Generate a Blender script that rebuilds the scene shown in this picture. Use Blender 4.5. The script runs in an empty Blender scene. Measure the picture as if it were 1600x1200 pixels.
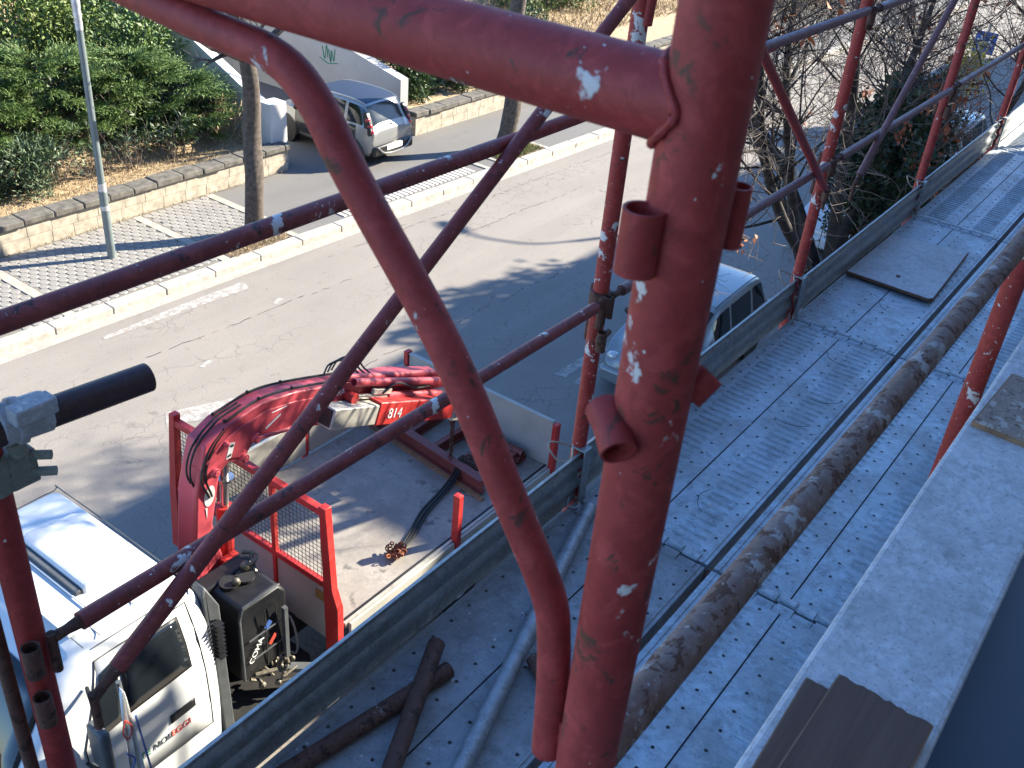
import bpy, math, random
import numpy as np
from mathutils import Vector, Matrix
R = math.radians
random.seed(7); rng = np.random.default_rng(7)
sc = bpy.context.scene
COL = sc.collection

# ------------------------------------------------------------------ camera, sky, sun, exposure
cam_d = bpy.data.cameras.new("camera"); cam = bpy.data.objects.new("camera", cam_d); COL.objects.link(cam)
CR = ((0.596302, -0.798727, 0.080368), (-0.383062, -0.371096, -0.845903), (0.705470, 0.473627, -0.527247))
M = Matrix(((CR[0][0], -CR[1][0], -CR[2][0], 0.0), (CR[0][1], -CR[1][1], -CR[2][1], 0.0),
            (CR[0][2], -CR[1][2], -CR[2][2], 8.1), (0, 0, 0, 1)))
cam.matrix_world = M
cam_d.sensor_width = 36.0; cam_d.lens = 35.05; cam_d.clip_start = 0.05; cam_d.clip_end = 600
cam_d.dof.use_dof = True; cam_d.dof.focus_distance = 7.5; cam_d.dof.aperture_fstop = 20.0
sc.camera = cam

SUN_EL, SUN_DIR = 30.0, Vector((0.88, -0.47, 0)).normalized()
wd = bpy.data.worlds.new("World"); sc.world = wd; wd.use_nodes = True
nt = wd.node_tree; bg = nt.nodes["Background"]; sky = nt.nodes.new("ShaderNodeTexSky")
sky.sky_type = 'NISHITA'; sky.sun_disc = False; sky.sun_elevation = R(SUN_EL)
sky.sun_rotation = math.atan2(SUN_DIR.x, SUN_DIR.y); sky.air_density = 1.0; sky.dust_density = 0.15; sky.ozone_density = 3.0
nt.links.new(sky.outputs[0], bg.inputs[0]); bg.inputs[1].default_value = 0.08
sd = bpy.data.lights.new("sun", 'SUN'); sun = bpy.data.objects.new("sun", sd); COL.objects.link(sun)
sd.energy = 4.9; sd.angle = R(0.53); sd.color = (1.0, 0.81, 0.53)
dv = -(SUN_DIR * math.cos(R(SUN_EL)) + Vector((0, 0, math.sin(R(SUN_EL)))))
sun.rotation_euler = dv.to_track_quat('-Z', 'Y').to_euler(); sun.location = (20, -15, 30)
vs = sc.view_settings; vs.view_transform = 'Standard'; vs.look = 'None'; vs.exposure = 2.1; vs.gamma = 1.0; vs.use_curve_mapping = False
vs.use_white_balance = True; vs.white_balance_temperature = 5300; vs.white_balance_tint = 10

# ------------------------------------------------------------------ materials
def new_mat(name):
    m = bpy.data.materials.new(name); m.use_nodes = True
    t = m.node_tree; return m, t, t.nodes["Principled BSDF"]
def L(t, a, b): t.links.new(a, b)
def coords(t, scale=(1, 1, 1)):
    c = t.nodes.new("ShaderNodeTexCoord"); mp = t.nodes.new("ShaderNodeMapping"); mp.inputs['Scale'].default_value = scale
    L(t, c.outputs['Object'], mp.inputs[0]); return mp.outputs[0]
def noise(t, vec, scale, detail=4, rough=0.55, dist=0.0):
    n = t.nodes.new("ShaderNodeTexNoise"); n.inputs['Scale'].default_value = scale; n.inputs['Detail'].default_value = detail
    n.inputs['Roughness'].default_value = rough; n.inputs['Distortion'].default_value = dist; L(t, vec, n.inputs['Vector']); return n.outputs[0]
def ramp(t, fac, a, b, ca=(0, 0, 0, 1), cb=(1, 1, 1, 1)):
    r = t.nodes.new("ShaderNodeValToRGB"); e = r.color_ramp.elements
    e[0].position = a; e[1].position = b; e[0].color = ca; e[1].color = cb; L(t, fac, r.inputs[0]); return r.outputs[0]
def mix(t, fac, a, b):
    m = t.nodes.new("ShaderNodeMix"); m.data_type = 'RGBA'
    for sock, v in ((m.inputs[0], fac), (m.inputs[6], a), (m.inputs[7], b)):
        if hasattr(v, 'is_output') or hasattr(v, 'links'): L(t, v, sock)
        elif isinstance(v, (int, float)): sock.default_value = v
        else: sock.default_value = (*v[:3], 1)
    return m.outputs[2]
def bump(t, b, h, strength=0.3, dist=0.01):
    n = t.nodes.new("ShaderNodeBump"); n.inputs['Strength'].default_value = strength; n.inputs['Distance'].default_value = dist
    L(t, h, n.inputs['Height']); L(t, n.outputs[0], b.inputs['Normal'])
def mul(t, a, b):
    m = t.nodes.new("ShaderNodeMath"); m.operation = 'MULTIPLY'
    L(t, a, m.inputs[0])
    if isinstance(b, (int, float)): m.inputs[1].default_value = b
    else: L(t, b, m.inputs[1])
    return m.outputs[0]

def simple(name, col, rough=0.6, metal=0.0, var=0.25, scale=6.0, bmp=0.1, coat=0.0, spec=None):
    m, t, b = new_mat(name); v = coords(t)
    n = noise(t, v, scale, 6, 0.6)
    dark = tuple(c * (1 - var) for c in col); lite = tuple(min(1, c * (1 + var)) for c in col)
    L(t, mix(t, ramp(t, n, 0.3, 0.7), dark, lite), b.inputs['Base Color'])
    b.inputs['Roughness'].default_value = rough; b.inputs['Metallic'].default_value = metal; b.inputs['Coat Weight'].default_value = coat
    if spec is not None: b.inputs['Specular IOR Level'].default_value = spec
    if bmp: bump(t, b, noise(t, v, scale * 8, 3), bmp, 0.004)
    return m

def painted(name, base, worn, white=0.62, rust=0.60, rustcol=(0.09, 0.035, 0.02), scale=1.0, rough=0.5, wcol=(0.62, 0.61, 0.58)):
    """oxide paint on pipe: faded zones, rust and dark scuffs, splashes of dried mortar"""
    m, t, b = new_mat(name); v = coords(t, (scale, scale, scale))
    n1 = noise(t, v, 7, 6, 0.65); c = mix(t, ramp(t, n1, 0.3, 0.72), base, worn)
    fine = noise(t, v, 90, 4, 0.7); c = mix(t, mul(t, ramp(t, fine, 0.35, 0.75), 0.5), c, tuple(x * 0.5 for x in base)); c = mix(t, mul(t, ramp(t, noise(t, v, 34, 6, 0.75, 0.8), 0.5, 0.62), 0.28), c, tuple(min(1, x * 1.6 + .012) for x in worn))
    n2 = noise(t, v, 26, 5, 0.7, 0.6); c = mix(t, ramp(t, n2, rust, rust + 0.05), c, rustcol)
    n3 = noise(t, v, 15, 6, 0.62, 0.3); w = ramp(t, n3, white, white + 0.025); c = mix(t, w, c, wcol)
    n4 = noise(t, v, 120, 2, 0.5); w2 = ramp(t, n4, white + 0.1, white + 0.13); c = mix(t, w2, c, wcol)
    L(t, c, b.inputs['Base Color']); L(t, ramp(t, n1, 0.2, 0.8, (rough - .12,) * 3 + (1,), (rough + .2,) * 3 + (1,)), b.inputs['Roughness'])
    ad = t.nodes.new("ShaderNodeMath"); ad.operation = 'ADD'; L(t, mul(t, fine, 0.3), ad.inputs[0]); L(t, w, ad.inputs[1])
    bump(t, b, ad.outputs[0], 0.35, 0.0012)
    return m

MT = {}
MT['red_pipe'] = painted('red_oxide_paint', (0.265, 0.024, 0.020), (0.34, 0.055, 0.047), 0.65, 0.595, rough=0.62)
MT['red_pipe_splashed'] = painted('red_oxide_paint_splashed', (0.27, 0.023, 0.016), (0.34, 0.045, 0.033), 0.60, 0.64, rough=0.6)
MT['red_pipe_clean'] = painted('red_oxide_paint_clean', (0.24, 0.020, 0.015), (0.30, 0.035, 0.028), 0.68, 0.70)
MT['ledger'] = painted('old_maroon_pipe', (0.16, 0.024, 0.023), (0.25, 0.058, 0.05), 0.62, 0.60, (0.035, 0.018, 0.016))
MT['ledger_grey'] = painted('dusty_violet_pipe', (0.13, 0.055, 0.06), (0.20, 0.11, 0.11), 0.72, 0.62, (0.06, 0.03, 0.03))
MT['dark_pipe'] = painted('dark_brown_pipe', (0.034, 0.014, 0.015), (0.055, 0.026, 0.026), 0.77, 0.62, (0.02, 0.01, 0.01), 1.0, 0.42)
MT['rusty'] = painted('flaking_rusty_pipe', (0.17, 0.085, 0.05), (0.24, 0.20, 0.175), 0.60, 0.53, (0.085, 0.035, 0.015), 1.4, 0.75, (0.34, 0.32, 0.30))
MT['rust_dark'] = painted('brown_rust', (0.075, 0.035, 0.022), (0.12, 0.06, 0.04), 0.66, 0.55, (0.035, 0.017, 0.01), 1.2, 0.75, (0.3, 0.27, 0.24))
MT['chain_rust'] = simple('orange_rust', (0.21, 0.075, 0.035), 0.85, 0.1, 0.5, 30)

def galvanised(name, col, dirt, dirtcol, metal=0.55, rough=0.48, scale=1.0, rib=False):
    m, t, b = new_mat(name); v = coords(t, (scale,) * 3)
    n1 = noise(t, v, 5, 8, 0.68); n2 = noise(t, v, 42, 5, 0.65); n3 = noise(t, v, 1.4, 4, 0.6)
    c = mix(t, ramp(t, n2, 0.35, 0.7), tuple(x * 0.8 for x in col), tuple(min(1, x * 1.15) for x in col))
    c = mix(t, mul(t, ramp(t, n1, dirt, dirt + 0.22), 0.8), c, dirtcol); c = mix(t, mul(t, ramp(t, noise(t, v, 17, 8, 0.75, 0.5), 0.50, 0.66), 0.55), c, tuple(x * 0.55 for x in dirtcol)); c = mix(t, mul(t, ramp(t, noise(t, v, 85, 3, 0.6), 0.60, 0.66), 0.5), c, tuple(x * 0.4 for x in dirtcol))
    w = ramp(t, noise(t, v, 11, 7, 0.7, 0.4), 0.615, 0.66); c = mix(t, mul(t, w, 0.3), c, tuple(min(.6, x * 1.7) for x in col))
    sc_ = ramp(t, noise(t, v, 60, 3, 0.5), 0.69, 0.72); c = mix(t, mul(t, sc_, .6), c, tuple(min(.55, x * 1.4) for x in col))
    L(t, c, b.inputs['Base Color'])
    mm = ramp(t, n1, dirt, dirt + 0.22, (metal,) * 3 + (1,), (0.05, 0.05, 0.05, 1)); L(t, mm, b.inputs['Metallic'])
    L(t, ramp(t, n3, 0.3, 0.7, (rough,) * 3 + (1,), (rough + .2,) * 3 + (1,)), b.inputs['Roughness'])
    ad = t.nodes.new("ShaderNodeMath"); ad.operation = 'ADD'; L(t, mul(t, n2, 0.4), ad.inputs[0]); L(t, w, ad.inputs[1])
    bump(t, b, ad.outputs[0], 0.3, 0.0012); return m
MT['deck'] = galvanised('galvanised_deck', (0.43, 0.485, 0.525), 0.44, (0.29, 0.305, 0.31))
MT['deck_dirty'] = galvanised('mortar_stained_deck', (0.34, 0.355, 0.37), 0.38, (0.21, 0.21, 0.205), 0.2, 0.6)
MT['toe'] = galvanised('galvanised_toe_board', (0.34, 0.36, 0.365), 0.52, (0.24, 0.24, 0.235), 0.6, 0.42)
MT['zinc_tube'] = galvanised('zinc_tube', (0.36, 0.37, 0.38), 0.56, (0.25, 0.25, 0.25), 0.6, 0.5)
MT['clamp_blue'] = painted('plaster_crusted_clamp', (0.36, 0.38, 0.40), (0.48, 0.50, 0.52), 0.62, 0.66, (0.10, 0.08, 0.07), 2.0, 0.6)
MT['clamp_green'] = painted('green_zinc_clamp', (0.17, 0.20, 0.17), (0.24, 0.26, 0.22), 0.72, 0.62, (0.07, 0.05, 0.04), 2.0, 0.55)
MT['wire'] = simple('tie_wire', (0.42, 0.40, 0.34), 0.5, 0.7, 0.2, 30)
MT['black_gap'] = simple('dull_black', (0.012, 0.012, 0.013), 0.9, 0, 0.2)  # plain black for plank seams and wire curls

# asphalt, paving, concrete
def asphalt(name, col, crack=True, grain=260, stain=0.35):
    m, t, b = new_mat(name); v = coords(t)
    g = noise(t, v, grain, 2, 0.6); big = noise(t, v, 0.55, 6, 0.6); mid = noise(t, v, 5, 5, 0.65)
    st = noise(t, coords(t, (0.12, 1.1, 1)), 1.6, 5, 0.55)
    g2 = noise(t, v, 46, 5, 0.75); c = mix(t, ramp(t, g2, 0.32, 0.68), tuple(x * 0.66 for x in col), tuple(x * 1.30 for x in col)); c = mix(t, mul(t, ramp(t, g, 0.3, 0.72), 0.4), c, tuple(x * 1.25 for x in col))
    c = mix(t, mul(t, ramp(t, big, 0.35, 0.7), stain), c, tuple(x * 0.7 for x in col))
    c = mix(t, mul(t, ramp(t, st, 0.45, 0.7), 0.35), c, tuple(x * 1.28 for x in col))
    c = mix(t, mul(t, ramp(t, mid, 0.60, 0.70), 0.4), c, tuple(x * 0.55 for x in col)); c = mix(t, mul(t, ramp(t, noise(t, v, 2.3, 3, 0.5, .3), 0.70, 0.74), 0.5), c, tuple(x * 0.42 for x in col))
    if crack:
        d = t.nodes.new("ShaderNodeVectorMath"); d.operation = 'ADD'
        nn = t.nodes.new("ShaderNodeTexNoise"); nn.inputs['Scale'].default_value = 3; L(t, v, nn.inputs['Vector'])
        sc2 = t.nodes.new("ShaderNodeVectorMath"); sc2.operation = 'SCALE'; sc2.inputs['Scale'].default_value = 0.35; L(t, nn.outputs['Color'], sc2.inputs[0])
        L(t, v, d.inputs[0]); L(t, sc2.outputs[0], d.inputs[1])
        vo = t.nodes.new("ShaderNodeTexVoronoi"); vo.feature = 'DISTANCE_TO_EDGE'; vo.inputs['Scale'].default_value = 2.6; L(t, d.outputs[0], vo.inputs['Vector'])
        lines = ramp(t, vo.outputs['Distance'], 0.010, 0.028, (1, 1, 1, 1), (0, 0, 0, 1))
        zone = ramp(t, noise(t, coords(t, (0.25, 1, 1)), 0.8, 3), 0.52, 0.60)
        c = mix(t, mul(t, mul(t, lines, zone), 0.40), c, tuple(x * 0.3 for x in col))
    L(t, c, b.inputs['Base Color']); b.inputs['Roughness'].default_value = 0.85; b.inputs['Specular IOR Level'].default_value = 0.3
    bump(t, b, g, 0.5, 0.004); return m
MT['road'] = asphalt('worn_road_asphalt', (0.225, 0.203, 0.178))
MT['walk'] = asphalt('pavement_asphalt', (0.15, 0.143, 0.135), False, 300)
MT['drive'] = asphalt('driveway_concrete', (0.21, 0.20, 0.19), False, 200)
MT['kerb'] = simple('pale_kerb_stone', (0.36, 0.335, 0.295), 0.85, 0, 0.28, 9, 0.4)
MT['strip'] = simple('concrete_strip', (0.33, 0.30, 0.255), 0.9, 0, 0.2, 7, 0.3)
MT['paver'] = simple('grey_paver', (0.23, 0.215, 0.195), 0.9, 0, 0.22, 3, 0.35)
MT['paver_bed'] = simple('paver_joint_sand', (0.17, 0.155, 0.13), 0.95, 0, 0.3, 30)
MT['tactile'] = simple('ribbed_pale_paver', (0.43, 0.40, 0.36), 0.9, 0, 0.15, 6, 0.3)
MT['soil'] = simple('dry_soil', (0.17, 0.125, 0.08), 0.95, 0, 0.45, 9, 0.8)
MT['dry_grass_soil'] = simple('straw_soil', (0.36, 0.27, 0.16), 0.95, 0, 0.35, 8, 0.8)
MT['wall_block'] = simple('cream_wall_block', (0.36, 0.315, 0.245), 0.9, 0, 0.35, 6, 0.5)
MT['mortar'] = simple('wall_mortar', (0.33, 0.29, 0.225), 0.95, 0, 0.2, 12)
MT['coping'] = simple('weathered_coping_stone', (0.115, 0.105, 0.09), 0.92, 0, 0.5, 7, 0.9)
MT['plaster'] = simple('grey_plaster', (0.36, 0.36, 0.36), 0.85, 0, 0.12, 1.2, 0.25)
MT['plaster_white'] = simple('white_plaster', (0.52, 0.51, 0.49), 0.85, 0, 0.1, 2, 0.2)
MT['road_paint'] = None
def worn_paint():
    m, t, b = new_mat('worn_road_paint'); v = coords(t)
    n = noise(t, v, 9, 7, 0.75); n2 = noise(t, v, 120, 3, 0.6)
    c = mix(t, ramp(t, n, 0.36, 0.54), (0.52, 0.50, 0.46), (0.235, 0.212, 0.188)); c = mix(t, mul(t, ramp(t, n2, 0.45, 0.7), .6), c, (0.27, 0.245, 0.22))
    L(t, c, b.inputs['Base Color']); b.inputs['Roughness'].default_value = 0.8; return m
MT['road_paint'] = worn_paint()
MT['facade'] = simple('facade_plaster', (0.30, 0.26, 0.22), 0.9, 0, 0.1, 1.5, 0.2)
MT['ledge'] = galvanised('parapet_stone', (0.58, 0.59, 0.60), 0.48, (0.40, 0.40, 0.395), 0.0, 0.6, 1.6)
MT['balcony_floor'] = simple('dark_balcony_floor', (0.045, 0.078, 0.125), 0.35, 0, 0.08, 3, 0.02)
def wood(name, a, bcol, sx=1.0):
    m, t, b = new_mat(name); v = coords(t, (3 * sx, 60, 60)); n = noise(t, v, 1.5, 6, 0.65, 0.3)
    L(t, mix(t, ramp(t, n, 0.3, 0.7), a, bcol), b.inputs['Base Color']); b.inputs['Roughness'].default_value = 0.7
    bump(t, b, n, 0.15, 0.001); return m
MT['dark_wood'] = wood('dark_brown_board', (0.085, 0.043, 0.028), (0.14, 0.080, 0.052))
MT['wood_edge'] = simple('raw_board_edge', (0.26, 0.16, 0.085), 0.8, 0, 0.3, 20)
MT['particle'] = painted('particle_board', (0.27, 0.20, 0.15), (0.36, 0.29, 0.23), 0.58, 0.56, (0.14, 0.095, 0.07), 2.2, 0.85, (0.45, 0.40, 0.35))
MT['plysheet'] = galvanised('phenolic_sheet', (0.45, 0.455, 0.46), 0.50, (0.36, 0.345, 0.33), 0.05, 0.5)
MT['fibre'] = simple('board_edge_brown', (0.14, 0.07, 0.04), 0.8, 0, 0.3, 20)
# vehicles
def gloss(name, col, rough=0.3, metal=0.0, coat=0.5, dirt=0.15):
    m, t, b = new_mat(name); v = coords(t); n = noise(t, v, 3.0, 6, 0.6)
    L(t, mix(t, mul(t, ramp(t, n, 0.45, 0.75), dirt), col, tuple(x * 0.55 + 0.03 for x in col)), b.inputs['Base Color'])
    b.inputs['Roughness'].default_value = rough; b.inputs['Metallic'].default_value = metal; b.inputs['Coat Weight'].default_value = coat; b.inputs['Coat Roughness'].default_value = 0.12
    return m
MT['cab_white'] = gloss('white_cab_paint', (0.62, 0.63, 0.63), 0.35, 0, 0.3, 0.22)
MT['crane_red'] = gloss('faded_crane_red', (0.47, 0.062, 0.082), 0.55, 0, 0.08, 0.45)
MT['frame_red'] = painted('truck_frame_red', (0.42, 0.020, 0.018), (0.50, 0.045, 0.035), 0.74, 0.64, (0.12, 0.02, 0.015), 1.0, 0.45)
MT['maroon'] = painted('maroon_beam', (0.17, 0.035, 0.03), (0.22, 0.07, 0.055), 0.72, 0.60, (0.05, 0.02, 0.015))
MT['bed_board'] = gloss('grey_beige_board', (0.40, 0.385, 0.34), 0.6, 0, 0.0, 0.5)
def bedfloor():
    m, t, b = new_mat('stained_bed_floor'); v = coords(t)
    n1 = noise(t, v, 2.2, 7, 0.65); n2 = noise(t, v, 30, 5, 0.7); n3 = noise(t, v, 4.2, 3, 0.5, 0.2)
    c = mix(t, ramp(t, n1, 0.3, 0.7), (0.21, 0.19, 0.165), (0.39, 0.36, 0.315)); c = mix(t, mul(t, ramp(t, n2, 0.4, 0.7), 0.4), c, (0.22, 0.19, 0.17))
    c = mix(t, mul(t, ramp(t, n3, 0.64, 0.70), 0.75), c, (0.085, 0.075, 0.065)); r = noise(t, v, 3.0, 6, 0.7); c = mix(t, mul(t, ramp(t, r, 0.62, 0.72), 0.4), c, (0.20, 0.12, 0.09)); c = mix(t, mul(t, ramp(t, noise(t, v, 9, 8, .75), .5, .68), .5), c, (0.13, 0.125, 0.12))
    L(t, c, b.inputs['Base Color']); b.inputs['Roughness'].default_value = 0.6; b.inputs['Metallic'].default_value = 0.15
    bump(t, b, n2, 0.3, 0.003); return m
MT['bed'] = bedfloor()
MT['black_plastic'] = simple('black_plastic', (0.011, 0.011, 0.012), 0.42, 0, 0.3, 12, 0.15)
MT['grey_plastic'] = simple('dark_grey_plastic', (0.075, 0.08, 0.085), 0.5, 0, 0.2, 12, 0.1)
MT['grey_steel'] = simple('worn_grey_steel', (0.42, 0.40, 0.35), 0.55, 0.3, 0.35, 5, 0.2)
MT['bright_steel'] = simple('bright_rod', (0.62, 0.60, 0.57), 0.25, 0.9, 0.15, 8, 0)
MT['brass_grime'] = simple('greasy_fittings', (0.14, 0.125, 0.095), 0.5, 0.5, 0.5, 25)
MT['hose'] = simple('black_hose', (0.012, 0.012, 0.013), 0.5, 0, 0.2, 10, 0)
MT['chassis'] = simple('greasy_chassis', (0.012, 0.011, 0.010), 0.75, 0, 0.4, 8)
MT['tyre'] = simple('tyre_rubber', (0.02, 0.02, 0.02), 0.85, 0, 0.3, 15)
MT['rim'] = simple('wheel_rim', (0.38, 0.38, 0.38), 0.4, 0.6, 0.2, 8)
def glassm(name, col, rough=0.06):
    m, t, b = new_mat(name); v = coords(t); n = noise(t, v, 2.0, 3); L(t, mix(t, n, tuple(x * .7 for x in col), col), b.inputs['Base Color'])
    b.inputs['Roughness'].default_value = rough; b.inputs['Specular IOR Level'].default_value = 0.7; return m
MT['glass'] = glassm('tinted_glass', (0.012, 0.015, 0.018))
MT['glass_rear'] = glassm('hatch_glass', (0.02, 0.025, 0.022), 0.12)
MT['white_decal'] = simple('white_decal', (0.72, 0.72, 0.70), 0.5, 0, 0.08, 10, 0)
MT['black_decal'] = simple('black_decal', (0.02, 0.02, 0.02), 0.5, 0, 0.1, 10, 0)
MT['green_decal'] = simple('green_decal', (0.02, 0.22, 0.12), 0.5, 0, 0.1, 10, 0)
MT['red_decal'] = simple('red_decal', (0.45, 0.05, 0.03), 0.5, 0, 0.1, 10, 0)
MT['blue_decal'] = simple('blue_decal', (0.05, 0.10, 0.30), 0.5, 0, 0.1, 10, 0)
MT['ochre_decal'] = simple('ochre_plate', (0.30, 0.17, 0.05), 0.6, 0, 0.2, 10, 0)
MT['silver'] = gloss('silver_car_paint', (0.30, 0.30, 0.29), 0.33, 0.5, 0.6, 0.06)
MT['black_car'] = gloss('black_car_panel', (0.016, 0.017, 0.02), 0.25, 0.0, 0.6, 0.1)
MT['navy_roof'] = gloss('blue_black_roof', (0.020, 0.028, 0.05), 0.5, 0.0, 0.0, 0.1)
MT['lamp_red'] = gloss('red_lens', (0.42, 0.02, 0.03), 0.2, 0, 0.6, 0)
MT['lamp_clear'] = gloss('clear_lens', (0.55, 0.55, 0.54), 0.15, 0.3, 0.6, 0)
MT['lightgrey_car'] = gloss('light_grey_car_paint', (0.24, 0.26, 0.27), 0.35, 0.2, 0.5, 0.1)
MT['white_car'] = gloss('white_car_paint', (0.5, 0.51, 0.51), 0.35, 0, 0.5, 0.1)
MT['lamp_post'] = simple('grey_green_lamp_post', (0.17, 0.20, 0.20), 0.5, 0.25, 0.15, 6)
MT['tape'] = simple('crinkled_silver_tape', (0.55, 0.55, 0.56), 0.35, 0.5, 0.25, 25, 0.8)
MT['sign_blue'] = simple('sign_blue', (0.03, 0.09, 0.34), 0.4, 0, 0.1, 5, 0)
MT['roof_tile'] = simple('roof_tile', (0.30, 0.14, 0.09), 0.9, 0, 0.3, 6)
MT['awning'] = simple('white_canopy_sheet', (0.72, 0.72, 0.69), 0.7, 0, 0.06, 3, 0.1)
# plants
def leafm(name, a, bcol, rough=0.55, scale=2.5, trans=0.15):
    m, t, b = new_mat(name); v = coords(t); n = noise(t, v, scale, 4, 0.7); n2 = noise(t, v, scale * 9, 2, 0.5)
    c = mix(t, ramp(t, n, 0.3, 0.7), a, bcol); c = mix(t, mul(t, n2, 0.5), c, tuple(x * 0.5 for x in a))
    L(t, c, b.inputs['Base Color']); b.inputs['Roughness'].default_value = rough
    b.inputs['Transmission Weight'].default_value = 0.0; b.inputs['Subsurface Weight'].default_value = 0.0
    return m
MT['juniper'] = leafm('juniper_green', (0.055, 0.115, 0.024), (0.20, 0.27, 0.06), 0.6, 1.6)
MT['hedge'] = leafm('yellow_green_leaves', (0.09, 0.14, 0.028), (0.23, 0.28, 0.06))
MT['hedge_dark'] = leafm('mid_green_leaves', (0.06, 0.11, 0.025), (0.17, 0.23, 0.05))
MT['oleander'] = leafm('grey_green_leaves', (0.06, 0.10, 0.05), (0.15, 0.20, 0.10))
MT['laurel'] = leafm('glossy_laurel', (0.025, 0.055, 0.012), (0.08, 0.125, 0.03), 0.35)
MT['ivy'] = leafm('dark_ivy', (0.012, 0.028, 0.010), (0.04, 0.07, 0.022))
MT['orange_leaf'] = leafm('dry_orange_leaves', (0.20, 0.055, 0.02), (0.40, 0.13, 0.04), 0.7, 6)
MT['yellow_leaf'] = leafm('yellow_leaves', (0.42, 0.34, 0.03), (0.60, 0.50, 0.06), 0.7, 6)
MT['straw'] = leafm('dry_straw', (0.30, 0.22, 0.11), (0.46, 0.36, 0.20), 0.8, 6)
MT['grass'] = leafm('short_grass', (0.11, 0.14, 0.03), (0.26, 0.26, 0.08), 0.8, 4)
MT['bark'] = simple('rough_bark', (0.085, 0.068, 0.055), 0.95, 0, 0.55, 14, 1.0)
MT['bark_dark'] = simple('dark_bark', (0.040, 0.032, 0.027), 0.95, 0, 0.5, 14, 1.0)
MT['twig'] = simple('pale_twig', (0.14, 0.11, 0.092), 0.9, 0, 0.4, 5, 0)
MT['pine'] = leafm('dark_crown_green', (0.02, 0.05, 0.015), (0.06, 0.10, 0.03))

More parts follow.
